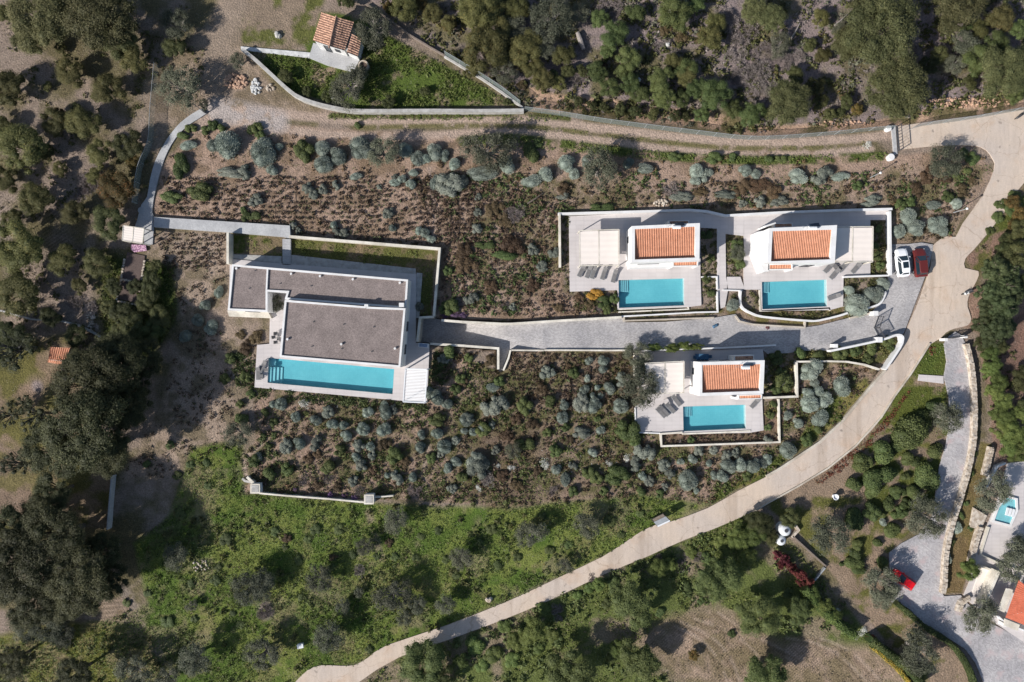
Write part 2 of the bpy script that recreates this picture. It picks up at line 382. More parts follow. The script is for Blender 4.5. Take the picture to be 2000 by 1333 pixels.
M['L_dry'] = leaf_mat('dry twigs', (.115, .095, .085), (.24, .205, .185), trans=0)
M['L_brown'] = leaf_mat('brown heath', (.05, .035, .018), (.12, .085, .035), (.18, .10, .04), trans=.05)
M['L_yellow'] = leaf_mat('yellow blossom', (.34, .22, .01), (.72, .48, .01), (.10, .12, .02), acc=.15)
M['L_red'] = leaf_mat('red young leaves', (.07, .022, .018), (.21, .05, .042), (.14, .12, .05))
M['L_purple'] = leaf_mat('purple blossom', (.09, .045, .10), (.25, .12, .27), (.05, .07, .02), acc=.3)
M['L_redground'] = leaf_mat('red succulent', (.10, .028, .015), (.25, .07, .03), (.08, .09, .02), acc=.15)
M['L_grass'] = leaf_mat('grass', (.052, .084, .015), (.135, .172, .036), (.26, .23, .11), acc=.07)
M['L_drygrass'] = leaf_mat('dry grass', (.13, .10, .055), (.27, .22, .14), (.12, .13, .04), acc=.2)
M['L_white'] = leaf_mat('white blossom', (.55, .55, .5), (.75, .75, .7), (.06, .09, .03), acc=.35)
M['L_tuft'] = leaf_mat('low heath tufts', (.044, .030, .019), (.115, .078, .046), (.055, .074, .026), acc=.25, trans=.05)
# ------------------------------------------------------------------ ground
_lat = {}
def vnoise(x, y, scale, seed, octv=4, gain=.5):
    """value noise, numpy, 0..1; scale = size of the largest blotch in m"""
    out = np.zeros_like(x, dtype=np.float32); amp = 1.0; tot = 0
    rng = np.random.RandomState(seed); L = rng.rand(256, 256).astype(np.float32)
    f = 1.0 / scale
    for o in range(octv):
        X = x * f + 37.1 * o + 500; Y = y * f + 11.7 * o + 500
        xi = np.floor(X).astype(int); yi = np.floor(Y).astype(int); tx = X - xi; ty = Y - yi
        tx = tx * tx * (3 - 2 * tx); ty = ty * ty * (3 - 2 * ty)
        a = L[xi % 256, yi % 256]; b = L[(xi + 1) % 256, yi % 256]; c = L[xi % 256, (yi + 1) % 256]; d = L[(xi + 1) % 256, (yi + 1) % 256]
        out += amp * ((a * (1 - tx) + b * tx) * (1 - ty) + (c * (1 - tx) + d * tx) * ty); tot += amp; amp *= gain; f *= 2
    return out / tot
def inpoly(x, y, pts):
    ins = np.zeros(x.shape, bool); n = len(pts); j = n - 1
    for i in range(n):
        xi, yi = pts[i]; xj, yj = pts[j]
        if yi != yj:
            ins ^= ((yi > y) != (yj > y)) & (x < (xj - xi) * (y - yi) / (yj - yi) + xi)
        j = i
    return ins
def polydist(x, y, pts, closed=True):
    d = np.full(x.shape, 1e9, np.float32); n = len(pts)
    for i in range(n if closed else n - 1):
        ax, ay = pts[i]; bx, by = pts[(i + 1) % n]; vx, vy = bx - ax, by - ay; l2 = vx * vx + vy * vy + 1e-9
        t = np.clip(((x - ax) * vx + (y - ay) * vy) / l2, 0, 1)
        d = np.minimum(d, np.hypot(x - ax - t * vx, y - ay - t * vy))
    return d

# pools as rectangles seen at water level, in photograph pixels
POOLS = {'villa': [(524.6, 699.4), (769.8, 721.5), (766.7, 770.3), (522.4, 748)],
         'one': [(1208, 547.5), (1336, 544), (1336.5, 597), (1209, 602)],
         'two': [(1488, 551), (1614.6, 546.5), (1615.5, 599), (1489, 604.5)],
         'three': [(1334, 794.6), (1456, 791), (1457, 837.5), (1335, 843)]}
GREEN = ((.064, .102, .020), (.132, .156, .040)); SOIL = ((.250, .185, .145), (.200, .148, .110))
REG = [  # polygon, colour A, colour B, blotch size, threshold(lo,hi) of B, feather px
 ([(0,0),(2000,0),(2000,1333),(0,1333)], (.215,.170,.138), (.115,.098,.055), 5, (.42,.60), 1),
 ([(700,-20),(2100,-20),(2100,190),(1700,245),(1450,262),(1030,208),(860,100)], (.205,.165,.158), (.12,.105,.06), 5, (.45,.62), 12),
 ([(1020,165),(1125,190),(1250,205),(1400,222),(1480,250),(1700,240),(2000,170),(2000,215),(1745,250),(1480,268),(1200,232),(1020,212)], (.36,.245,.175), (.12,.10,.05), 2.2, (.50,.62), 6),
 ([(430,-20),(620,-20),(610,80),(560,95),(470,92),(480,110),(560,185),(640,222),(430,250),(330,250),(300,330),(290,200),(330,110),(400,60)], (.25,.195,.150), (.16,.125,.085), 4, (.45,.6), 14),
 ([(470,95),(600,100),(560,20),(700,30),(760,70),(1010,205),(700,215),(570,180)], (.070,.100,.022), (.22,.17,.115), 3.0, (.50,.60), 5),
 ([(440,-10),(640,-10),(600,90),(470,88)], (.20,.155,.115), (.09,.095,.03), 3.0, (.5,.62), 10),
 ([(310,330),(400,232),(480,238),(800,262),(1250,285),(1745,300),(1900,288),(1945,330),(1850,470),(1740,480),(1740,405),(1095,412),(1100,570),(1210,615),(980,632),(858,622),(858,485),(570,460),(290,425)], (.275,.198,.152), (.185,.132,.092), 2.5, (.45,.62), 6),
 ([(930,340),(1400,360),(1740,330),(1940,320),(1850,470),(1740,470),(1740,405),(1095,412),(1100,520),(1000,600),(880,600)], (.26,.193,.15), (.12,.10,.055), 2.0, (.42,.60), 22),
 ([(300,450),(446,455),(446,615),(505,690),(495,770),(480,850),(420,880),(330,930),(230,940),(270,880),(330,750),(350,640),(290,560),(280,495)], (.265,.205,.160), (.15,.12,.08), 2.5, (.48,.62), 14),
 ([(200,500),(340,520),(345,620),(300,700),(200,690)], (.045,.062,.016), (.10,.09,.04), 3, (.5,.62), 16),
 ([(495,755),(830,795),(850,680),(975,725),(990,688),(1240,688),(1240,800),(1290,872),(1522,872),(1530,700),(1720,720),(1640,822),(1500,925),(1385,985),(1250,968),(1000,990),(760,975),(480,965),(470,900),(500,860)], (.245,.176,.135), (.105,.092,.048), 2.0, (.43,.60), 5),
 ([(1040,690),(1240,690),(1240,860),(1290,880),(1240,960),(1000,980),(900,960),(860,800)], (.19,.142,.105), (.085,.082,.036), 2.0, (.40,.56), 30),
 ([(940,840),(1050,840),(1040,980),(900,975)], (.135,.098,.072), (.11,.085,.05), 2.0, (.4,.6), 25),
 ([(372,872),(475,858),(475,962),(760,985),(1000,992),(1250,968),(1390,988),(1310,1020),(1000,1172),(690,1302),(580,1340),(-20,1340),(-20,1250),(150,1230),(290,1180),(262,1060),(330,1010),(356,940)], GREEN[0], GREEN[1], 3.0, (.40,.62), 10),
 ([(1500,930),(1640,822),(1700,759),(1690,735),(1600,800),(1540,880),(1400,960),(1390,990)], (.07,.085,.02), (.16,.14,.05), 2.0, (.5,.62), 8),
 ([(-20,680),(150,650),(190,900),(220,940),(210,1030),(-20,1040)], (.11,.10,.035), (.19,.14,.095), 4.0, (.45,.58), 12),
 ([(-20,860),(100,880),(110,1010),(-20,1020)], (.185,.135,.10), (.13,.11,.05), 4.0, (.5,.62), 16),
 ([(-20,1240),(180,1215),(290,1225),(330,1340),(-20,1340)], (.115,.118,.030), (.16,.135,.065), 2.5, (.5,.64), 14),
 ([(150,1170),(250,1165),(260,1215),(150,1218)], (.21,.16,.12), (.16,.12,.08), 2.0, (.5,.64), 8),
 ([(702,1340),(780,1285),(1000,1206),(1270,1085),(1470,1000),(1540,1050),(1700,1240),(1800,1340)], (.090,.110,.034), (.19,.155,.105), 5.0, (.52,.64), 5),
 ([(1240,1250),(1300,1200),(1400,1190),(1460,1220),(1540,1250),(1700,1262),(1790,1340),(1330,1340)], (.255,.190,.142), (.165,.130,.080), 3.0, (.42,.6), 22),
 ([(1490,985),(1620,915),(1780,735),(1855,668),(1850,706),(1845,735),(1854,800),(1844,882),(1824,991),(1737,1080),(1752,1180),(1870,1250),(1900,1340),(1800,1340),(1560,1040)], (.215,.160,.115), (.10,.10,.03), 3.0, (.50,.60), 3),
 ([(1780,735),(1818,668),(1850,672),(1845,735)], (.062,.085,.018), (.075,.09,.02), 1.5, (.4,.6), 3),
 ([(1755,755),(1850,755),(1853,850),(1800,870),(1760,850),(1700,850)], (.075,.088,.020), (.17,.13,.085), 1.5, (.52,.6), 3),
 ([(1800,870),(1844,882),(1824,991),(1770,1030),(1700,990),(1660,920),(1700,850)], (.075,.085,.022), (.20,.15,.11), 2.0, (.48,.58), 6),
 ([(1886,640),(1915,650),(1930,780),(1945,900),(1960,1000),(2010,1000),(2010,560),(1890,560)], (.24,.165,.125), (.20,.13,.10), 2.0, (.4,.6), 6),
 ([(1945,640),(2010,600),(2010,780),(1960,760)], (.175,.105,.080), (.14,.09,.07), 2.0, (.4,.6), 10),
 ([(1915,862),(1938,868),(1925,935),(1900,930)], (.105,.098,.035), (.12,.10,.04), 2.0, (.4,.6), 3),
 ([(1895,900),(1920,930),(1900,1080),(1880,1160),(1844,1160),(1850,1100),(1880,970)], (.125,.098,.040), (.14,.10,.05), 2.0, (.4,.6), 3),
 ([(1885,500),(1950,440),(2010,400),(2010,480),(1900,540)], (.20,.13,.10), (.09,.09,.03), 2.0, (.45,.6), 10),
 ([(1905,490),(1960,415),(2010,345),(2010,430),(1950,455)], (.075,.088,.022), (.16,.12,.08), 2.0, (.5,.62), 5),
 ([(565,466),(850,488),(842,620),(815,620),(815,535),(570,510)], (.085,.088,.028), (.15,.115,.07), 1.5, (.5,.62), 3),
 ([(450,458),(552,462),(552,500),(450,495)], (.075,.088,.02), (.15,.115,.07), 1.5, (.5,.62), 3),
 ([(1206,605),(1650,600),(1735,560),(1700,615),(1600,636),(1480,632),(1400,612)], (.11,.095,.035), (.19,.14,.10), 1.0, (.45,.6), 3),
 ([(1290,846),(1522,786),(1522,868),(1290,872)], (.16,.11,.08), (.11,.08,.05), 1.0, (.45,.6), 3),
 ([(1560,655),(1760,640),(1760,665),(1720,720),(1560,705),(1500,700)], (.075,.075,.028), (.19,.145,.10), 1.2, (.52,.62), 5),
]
def track(px, py, line, half, feather=4):
    return np.clip((half - polydist(px, py, smooth_line(line, 4), False)) / feather + .5, 0, 1)
TRK_U = [(395,238),(480,215),(600,228),(800,240),(1000,234),(1180,252),(1400,275),(1600,277),(1750,262)]
TRK_L = [(395,250),(480,238),(620,262),(800,266),(1000,258),(1180,276),(1300,290),(1450,301),(1600,300),(1700,292)]
TRK_G = [(700,249),(1000,246),(1180,264),(1400,288),(1600,289),(1690,280)]
TRK_G2 = [(900,276),(1000,270),(1130,285),(1300,305),(1500,314),(1720,305)]
TRK_G3 = [(650,226),(800,226),(1020,222),(1110,232)]
TRK_V = [(470,-20),(430,80),(400,160),(395,230)]

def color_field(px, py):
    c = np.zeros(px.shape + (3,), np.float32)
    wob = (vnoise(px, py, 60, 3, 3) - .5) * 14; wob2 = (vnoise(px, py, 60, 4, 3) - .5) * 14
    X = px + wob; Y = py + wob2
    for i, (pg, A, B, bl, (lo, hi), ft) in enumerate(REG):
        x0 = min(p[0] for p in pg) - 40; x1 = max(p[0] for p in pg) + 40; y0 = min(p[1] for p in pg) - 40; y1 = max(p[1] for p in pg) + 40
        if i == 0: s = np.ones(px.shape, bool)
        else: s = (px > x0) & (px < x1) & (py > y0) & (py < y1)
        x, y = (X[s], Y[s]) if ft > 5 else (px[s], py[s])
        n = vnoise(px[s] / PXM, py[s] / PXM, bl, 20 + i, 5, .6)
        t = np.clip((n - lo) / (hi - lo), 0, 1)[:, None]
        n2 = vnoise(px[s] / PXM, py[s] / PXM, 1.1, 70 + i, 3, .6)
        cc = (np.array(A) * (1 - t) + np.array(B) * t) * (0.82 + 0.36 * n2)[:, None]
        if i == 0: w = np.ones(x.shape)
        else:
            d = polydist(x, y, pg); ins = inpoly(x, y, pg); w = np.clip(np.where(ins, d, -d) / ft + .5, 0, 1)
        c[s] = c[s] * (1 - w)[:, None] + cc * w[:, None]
    def lay(w, col, breakup=None, seed=0, s=1.0):
        nonlocal c
        if breakup is not None:
            n = vnoise(px / PXM, py / PXM, s, 200 + seed, 4, .6); w = w * np.clip((n - breakup) / .12 + .5, 0, 1)
        c = c * (1 - w[..., None]) + np.array(col, np.float32) * (0.88 + .24 * vnoise(px / PXM, py / PXM, .8, 300 + seed, 2))[..., None] * w[..., None]
    dirt = (.33, .255, .208)
    lay(track(px, py, TRK_V, 26, 22) * .8, (.24, .19, .15), .4, 1, 2)
    lay(track(px, py, TRK_U, 9, 6), dirt); lay(track(px, py, TRK_L, 8, 6), dirt, .3, 2)
    lay(track(px, py, [(420,215),(470,222),(540,238)], 22, 18), (.33, .29, .27), .42, 3, 2)
    lay(track(px, py, TRK_G, 5, 4), (.13, .115, .055), .42, 4, 1); lay(track(px, py, TRK_G2, 9, 6), (.060, .078, .020), .40, 5, 1.5)
    lay(track(px, py, TRK_G3, 6, 4), (.075, .075, .03), .38, 6, 1.5)
    lay(track(px, py, [(838,330),(850,420),(845,478)], 4, 4) * .7, (.30, .23, .19))           # footpaths
    lay(track(px, py, [(510,868),(486,890),(478,920),(492,945)], 4, 4) * .9, (.33, .26, .21))
    lay(track(px, py, [(838,875),(828,920),(832,970)], 4, 5) * .8, (.30, .23, .19))
    lay(track(px, py, [(1255,645),(1240,660)], 1, 1), (.3, .25, .2))
    lay(track(px, py, [(72,754),(73,756)], 10, 8), (.24, .22, .23)); lay(track(px, py, [(72,754),(73,756)], 22, 14) * .5, (.24, .17, .14))
    lay(track(px, py, [(170,590),(188,640)], 8, 8) * .9, (.36, .29, .25), .5, 9, .5)
    lay(track(px, py, [(240,1150),(290,1240),(320,1300)], 10, 12) * .8, (.22, .18, .155), .45, 8, 1)
    lay(track(px, py, [(0,640),(60,628),(130,640),(190,665)], 3, 3) * .6, (.24, .19, .15))
    fld = inpoly(px, py, REG[13][0])
    n1 = vnoise(px / PXM, py / PXM, 7, 401, 5, .65); n2 = vnoise(px / PXM, py / PXM, 2.2, 402, 4, .6)
    lay(np.where(fld, np.clip((n1 - .56) / .08, 0, 1), 0) * .55, (.205, .165, .110)); lay(np.where(fld, np.clip((n2 - .60) / .08, 0, 1), 0) * .5, (.17, .14, .075))
    lay(track(px, py, [(518,1190),(519,1196)], 14, 10), (.26,.21,.19)); lay(track(px, py, [(720,1000),(735,1060),(745,1090)], 7, 8) * .8, (.24,.19,.14), .4, 31, 1)
    for k_, ln in enumerate(([(1310,1225),(1370,1260),(1400,1300),(1415,1340)], [(1322,1218),(1385,1250),(1420,1290),(1440,1340)], [(1350,1212),(1420,1240),(1470,1280),(1500,1340)], [(1395,1200),(1450,1235),(1500,1262),(1560,1290)], [(1530,1250),(1590,1262),(1640,1290),(1690,1340)], [(1545,1243),(1610,1255),(1665,1285),(1715,1335)], [(1260,1300),(1310,1320),(1350,1340)])):
        lay(track(px, py, ln, 2.2, 2) * .55, (.125, .09, .062), .36, 50 + k_, 2); lay(track(px, py, [(x_ + 7, y_ - 3) for x_, y_ in ln], 2.5, 3) * .5, (.33, .26, .21), .42, 70 + k_, 2)
    # furrows left by the plough in the small lower fields
    for cx, cy, rx, ry, ang in ((90, 1290, 200, 70, 0.0), (200, 1192, 60, 28, 0.05), (1430, 1280, 190, 90, .72), (60, 440, 80, 70, .5)):
        w = np.clip(1.3 - np.hypot((px - cx) / rx, (py - cy) / ry), 0, .5) * 2
        u = -(px - cx) * math.sin(ang) + (py - cy) * math.cos(ang)
        st = np.sin(u * 1.25 + 3 * vnoise(px, py, 90, 9, 2)) * .24 * w * vnoise(px, py, 30, 19, 2) * 2
        c = c * (1 + st[..., None])
    return c

GX, GY = 87.0, 60.0
nx, ny = int(GX * 2 / .25) + 1, int(GY * 2 / .25) + 1
gx = np.linspace(-GX, GX, nx); gy = np.linspace(-GY, GY, ny)
XX, YY = np.meshgrid(gx, gy); PX = XX * PXM + 1000; PY = 666.5 - YY * PXM
ZZ = (vnoise(XX, YY, 3.0, 1, 4) - .5) * .14 + (vnoise(XX, YY, .6, 2, 2) - .5) * .07 - .05
for pl in POOLS.values():
    d = polydist(PX, PY, pl); ins = inpoly(PX, PY, pl); ZZ = np.where(ins | (d < 4.5), -1.3, ZZ)
RAMP = [(818,618),(860,622),(900,626),(980,630),(1060,626),(1060,686),(995,686),(991,700),(981,726),(972,726),(972,684),(900,677),(818,672)]
def rampz(px): return .12 - 2.7 * min(1, max(0, (1060 - px) / 215))
d = polydist(PX, PY, RAMP); ins = inpoly(PX, PY, RAMP); rz = .12 - 2.7 * np.clip((1060 - PX) / 215, 0, 1)
ZZ = np.where((ins | (d < 1.5)) & (PX < 1050), np.minimum(ZZ, rz - .45), ZZ)
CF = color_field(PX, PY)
V = np.stack([XX, YY, ZZ], -1).reshape(-1, 3)
idx = np.arange(nx * ny).reshape(ny, nx)
F = np.stack([idx[:-1, :-1], idx[:-1, 1:], idx[1:, 1:], idx[1:, :-1]], -1).reshape(-1, 4)
# the sheet goes on to the horizon in wide quads
ring = np.concatenate([idx[0, :-1:20], idx[:-1:20, -1], idx[-1, :0:-20], idx[:0:-20, 0]])
rp = V[ring].copy(); far = rp.copy(); sc = 900 / np.maximum(np.abs(rp[:, 0]) / 1.0, np.abs(rp[:, 1]) * 1.4); far[:, :2] *= sc[:, None]; far[:, 2] = -2
near = rp.copy(); near[:, 2] -= .05; near[:, :2] *= .999
k0 = len(V); n = len(ring); i = np.arange(n); j = (i + 1) % n
mid = rp.copy(); mid[:, :2] *= 1.06; mid[:, 2] = -.25
V = np.concatenate([V, near, mid, far]); Fr = np.concatenate([np.stack([k0 + i, k0 + n + i, k0 + n + j, k0 + j], -1), np.stack([k0 + n + i, k0 + 2 * n + i, k0 + 2 * n + j, k0 + n + j], -1)])
cols = np.concatenate([CF.reshape(-1, 3), CF.reshape(-1, 3)[ring], np.tile(np.array([[.11, .10, .055]]), (2 * n, 1))]); cols = np.concatenate([cols, np.ones((len(cols), 1))], 1)
def ground_mat():
    m, nt, b = new_mat('soil and grass')
    at = node(nt, "ShaderNodeAttribute", attribute_name="albedo"); g = node(nt, "ShaderNodeNewGeometry")
    n1 = node(nt, "ShaderNodeTexNoise", i_Scale=5.0, i_Detail=6.0, i_Roughness=.7); nt.links.new(g.outputs["Position"], n1.inputs["Vector"])
    f = ramp(nt, n1.outputs["Fac"], .34, .66)
    c = mixc(nt, f, mixc(nt, 1.0, at.outputs["Color"], (.60, .62, .62), 'MULTIPLY'), mixc(nt, 1.0, at.outputs["Color"], (1.42, 1.38, 1.36), 'MULTIPLY'))
    n2 = node(nt, "ShaderNodeTexVoronoi", i_Scale=3.2); nt.links.new(g.outputs["Position"], n2.inputs["Vector"])   # scattered pale stones
    n3 = node(nt, "ShaderNodeTexNoise", i_Scale=.35, i_Detail=3.0); nt.links.new(g.outputs["Position"], n3.inputs["Vector"])
    lt = node(nt, "ShaderNodeMath", operation='LESS_THAN'); nt.links.new(n2.outputs["Distance"], lt.inputs[0]); lt.inputs[1].default_value = .17
    mu = node(nt, "ShaderNodeMath", operation='MULTIPLY'); nt.links.new(lt.outputs[0], mu.inputs[0]); nt.links.new(ramp(nt, n3.outputs["Fac"], .48, .62), mu.inputs[1])
    c = mixc(nt, mu.outputs[0], c, mixc(nt, .45, c, (.42, .37, .33)))
    nt.links.new(c, b.inputs["Base Color"]); b.inputs["Roughness"].default_value = .95; b.inputs["Specular IOR Level"].default_value = .1
    n4 = node(nt, "ShaderNodeTexNoise", i_Scale=4.0, i_Detail=5.0); nt.links.new(g.outputs["Position"], n4.inputs["Vector"])
    bp = node(nt, "ShaderNodeBump"); bp.inputs["Strength"].default_value = .8; bp.inputs["Distance"].default_value = .16
    nt.links.new(n4.outputs["Fac"], bp.inputs["Height"]); nt.links.new(bp.outputs[0], b.inputs["Normal"])
    return m
M['ground'] = ground_mat()
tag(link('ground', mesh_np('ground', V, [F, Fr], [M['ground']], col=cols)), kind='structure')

# ------------------------------------------------------------------ roads, paths, paved ground
NOSC = []   # polygons (pixels) where nothing grows
def sheet(name, pts, z, mat, z0=-.4, smoothk=0, kind='structure'):
    NOSC.append(pts)
    return tag(MB().prism(poly(pts, z), z0, z, mat).build(name), kind=kind)
lane_up = smooth_line([(2100,335),(2000,358),(1974,400),(1957,420),(1930,455),(1902,488),(1886,505),(1885,524),(1911,530),(1908,548),(1892,579),(1890,600),(1897,622),(1890,636),(1865,642),(1848,650),(1836,662),(1819,672),(1805,694),(1780.6,729),(1765,752),(1750,772),(1724.5,813),(1700,843),(1673.5,869),(1645,893),(1620,912.5),(1560,948),(1500,981),(1469,1000.6),(1393,1034),(1339,1054),(1265,1087),(1178,1123),(1084,1168),(1000,1204),(882,1248),(780,1284),(701,1333),(660,1380)], 2)
lane_dn = smooth_line([(520,1380),(576,1333),(600,1310),(627,1300),(665,1301),(694,1299),(720,1284),(755,1261),(872,1222),(1000,1171),(1092,1128),(1178,1087),(1229,1054),(1255,1037),(1285,1024),(1308,1020),(1382,993),(1440,960),(1500,930),(1525.5,915),(1602,864),(1643,826),(1699,759.5),(1730,724),(1750,688),(1763,662),(1770,645),(1790,600),(1818,520),(1822,480),(1849,462),(1867,463),(1880.5,437),(1921,380),(1942,330),(1940,312),(1926,293),(1905,285),(1870,284),(1840,285),(1800,288),(1756,293)], 2)
road = lane_up + lane_dn + [(1750,248),(1800,240),(1850,233),(1900,227),(1960,218),(2100,205)]
sheet('road', road, .08, M['road'])
drive = [(1060,626),(1100,624),(1214,618),(1222,630),(1300,629),(1395,621),(1436,614),(1446,622),(1475,634),(1540,638),(1572,640),(1600,636),(1655,622),(1702,612),(1718,590),(1732,560),(1737,520),(1737,478),(1775,477),(1800,474),(1822,478),(1822,486),(1815,520),(1790,585),(1766,650),(1760,656),(1719,666),(1625,686),(1600,684),(1566,686),(1540,690),(1500,692),(1490,684),(1265,682),(1215,684),(1060,684)]
sheet('driveway', drive, .12, M['pavers'])
up_ = [(822,621.5),(860,624),(900,627),(940,629.5),(980,631),(1020,629),(1060,626)]; lo_ = [(820,668),(860,672),(900,675),(940,678),(974,681),(1020,684),(1060,684)]
NOSC.append(up_ + lo_[::-1])
mb = MB(); vs = [W(x, y, rampz(x)) for x, y in up_] + [W(x, y, rampz(x)) for x, y in lo_]
mb.add(vs, [(7 + i, 8 + i, 1 + i, i) for i in range(6)], M['pavers']); z_ = rampz(982); mb.add([W(974,681,rampz(974)), W(995,682.6,rampz(995)), W(990,700,z_), W(980,726,z_ + .3), W(974,726,z_ + .3)], [(4, 3, 2, 1, 0)], M['pavers'])
NOSC.append([(974,680),(996,682),(991,700),(981,727),(973,727)])
tag(mb.build('driveway_ramp'), kind='structure')
court = [(1844,672),(1849.5,706),(1844,735),(1853,775),(1854.6,836),(1844,882),(1834,915),(1828,960),(1824,991.6),(1820,1010),(1796,1043),(1760,1062),(1737,1080),(1737,1100),(1741,1177),(1752,1177),(1806,1222),(1857,1250),(1885,1268),(1905,1295),(1921,1333),(1930,1400),(2100,1400),(2100,1262),(2000,1250),(1934,1217),(1915,1200),(1885,1175),(1877,1163),(1844,1165),(1839,1156),(1839,1095),(1844,1057),(1858,1005),(1870,974),(1888,902),(1895,851),(1898,787),(1893,736),(1886,672),(1878,655),(1866,648),(1853,658)]
sheet('paved_court', court, .10, M['courtpavers'])
path = smooth_line([(394,212),(376,222),(352,240),(333,262),(318,285),(303,315),(293,350),(287,385),(276,400),(268,430)], 2) + [(262,446),(281,449),(281,478),(298,478),(300,446),(299,420)] + smooth_line([(297,416),(299,395),(305,365),(316,325),(327,297),(343,270),(365,247),(388,232),(403,222)], 2)
sheet('garden_path', path, .14, M['concrete'])
p2 = [(300.5,424),(566,441),(567,466),(552,463),(446,454),(300.5,444)]
sheet('raised_walkway', p2, .5, M['concrete'])
for k in range(9):       # stairs down to the villa door, one slab per step
    y0 = 467 + k * 5.6
    tag(MB().prism(poly([(551.6, y0), (567.4, y0 + .6), (567.4, y0 + 6.0), (551.6, y0 + 5.4)], .5 - k * .035), -.3, .48 - k * .035, M['concrete']).build('stair_step'), kind='structure')
NOSC.append([(550,460),(569,460),(569,520),(550,520)])
sheet('cottage_path', [(470,91),(505,94),(560,99),(606,103),(606,114),(560,108),(505,102),(471,98)], .14, M['whitewash'])
cot_ter = [(612,84),(706,110),(690,141),(640,128),(603,113)]
sheet('cottage_terrace', cot_ter, .22, M['concrete'])
sheet('stepping_path', [(1795,732),(1843,735),(1843,750),(1793,744)], .09, M['deck'])
br_ter = [(1933,1160),(1945,1110),(1905,1085),(1932,1030),(1905,1000),(1925,940),(1960,905),(2100,895),(2100,1250),(1980,1240),(1937,1213),(1890,1165),(1900,1150)]
sheet('neighbour_terrace', [(1905,1085),(1950,975),(1968,905),(2100,890),(2100,1300),(2000,1255),(1937,1213),(1882,1166),(1897,1130)], .16, M['deck'])

# ------------------------------------------------------------------ walls
def wall(pts, wpx, z1, mat, label, name='garden_wall', z0=-.3, cat='wall', group=None, curve=0, cap=None, closed=False):
    if curve: pts = smooth_line(pts, curve)
    w3 = poly(pts, z1); L, Rr = offset_line(w3, wpx / PXM * (H - z1) / H)
    NOSC.append([(p[0] * PXM + 1000, 666.5 - p[1] * PXM) for p in L + Rr[::-1]])
    o = MB().prism(L + Rr[::-1], z0, z1, mat).build(name)
    return tag(o, label, cat, group)
wall([(565,462),(700,473),(858.5,486),(847,618)], 4.5, 1.0, M['wallcream'], "cream wall angled round the grassy court behind the grey-roofed villa", name='retaining_wall')
wall([(847,619),(820,620.5),(814.5,668)], 4, 1.0, M['wallcream'], "short cream wall between villa terrace and end of paved driveway", name='retaining_wall', z0=-3.2)
wall([(444.5,455),(444.5,516)], 4.5, 1.6, M['wallcream'], "short cream wall running from grey walkway down to villa roof corner", name='retaining_wall')
wall([(862,626),(900,629),(980,633),(1000,633),(1100,626.5),(1214,620)], 4.5, .7, M['wallcream'], "low cream wall along upper edge of the paved driveway below shrubs", name='retaining_wall', z0=-3.2)
wall([(840,672),(900,675.5),(973,681),(973,722)], 4.5, .45, M['wallcream'], "cream wall round planting bed beside villa pool terrace", z0=-3.2)
wall([(997,684),(993,700),(983,724)], 3.5, .35, M['wallcream'], "short slanting wall beside the steps below the driveway", z0=-2.2)
wall([(997,684.5),(1040,685),(1062,685)], 3, .3, M['wallcream'], "short cream retaining wall below driveway's sunken middle", z0=-2.0)
wall([(1063,684.5),(1100,684.5),(1190,685),(1232,684.5)], 3, .45, M['wallcream'], "thin cream kerb along lower edge of driveway by heath rows")
wall([(1093,418.5),(1094,522)], 4, .9, M['wallcream'], "cream wall on left side of first tiled villa's planting bed")
wall([(1090,418),(1160,416),(1251,413.5),(1346,410.5),(1380,413),(1417,421.5),(1470,418.5),(1533,415),(1640,411),(1743,408.5)], 4.5, .75, M['plaster'], "long white wall along the upper edge of both tiled villas")
wall([(1738.5,413),(1740,538)], 4.5, .9, M['plaster'], "white wall between second tiled villa and the parked cars")
wall([(1647.6,541.5),(1700,539.5),(1736,538.5)], 3, .6, M['plaster'], "thin white wall above silvery shrubs beside second villa's deck")
wall([(1370,541.5),(1400.5,541),(1401.5,566)], 2.6, .4, M['plaster'], "thin white kerb round small lawn bed right of first pool")
wall([(1401,570),(1402,609.5),(1360,610.5),(1300,614),(1214,618.5)], 2.8, .45, M['plaster'], "thin white kerb below first pool and its right-hand bed")
wall([(1208.5,604.8),(1344,599.2),(1345,604.2),(1208,610)], 2.4, .15, M['wallcream'], "cream overflow channel wall below first pool", name='overflow_channel')
wall([(1484,567),(1485,608),(1620,602),(1621.5,607.4)], 2.6, .2, M['wallcream'], "cream overflow channel wall round second pool's lower edge", name='overflow_channel')
wall([(1219,617),(1219,627),(1395,621)], 3, .4, M['kerb'], "pale kerb round narrow planting strip above driveway", name='planter_kerb')
wall([(1412,567),(1450,568)], 2.4, .4, M['plaster'], "short white kerb at the foot of the path between tiled villas")
wall([(1447,569),(1446,590),(1452,603),(1470,613),(1490,619),(1540,624),(1580,627),(1600,626.5),(1640,617),(1656,611.5)], 3.6, .6, M['plaster'], "curved white wall sweeping under second pool towards the silvery shrubs", curve=2)
wall([(1691,603),(1705,599.5),(1720,592),(1729,576),(1729,570)], 3.6, .6, M['plaster'], "curved white wall round silvery shrubs beside gate driveway", curve=3)
wall([(1437,617),(1445,628),(1470,634),(1500,636),(1572,640),(1573,629)], 3, .4, M['kerb'], "pale kerb along driveway below the curved white wall", name='planter_kerb')
wall([(1660,622),(1680,617.5),(1706,611)], 3.4, .4, M['kerb'], "pale kerb along driveway just before the sliding gate", name='planter_kerb')
wall([(1622,686),(1719,665.5),(1745,656.5),(1756,654.5),(1763.5,658),(1763.5,666),(1758,680),(1730,722)], 4, 1.2, M['plaster'], "white wall curling round shrub bed at the road junction", curve=2)
wall([(1556,707),(1620,706),(1655,707),(1690,713),(1718,722)], 3.4, .7, M['wallcream'], "cream wall above silvery shrubs right of third tiled villa")
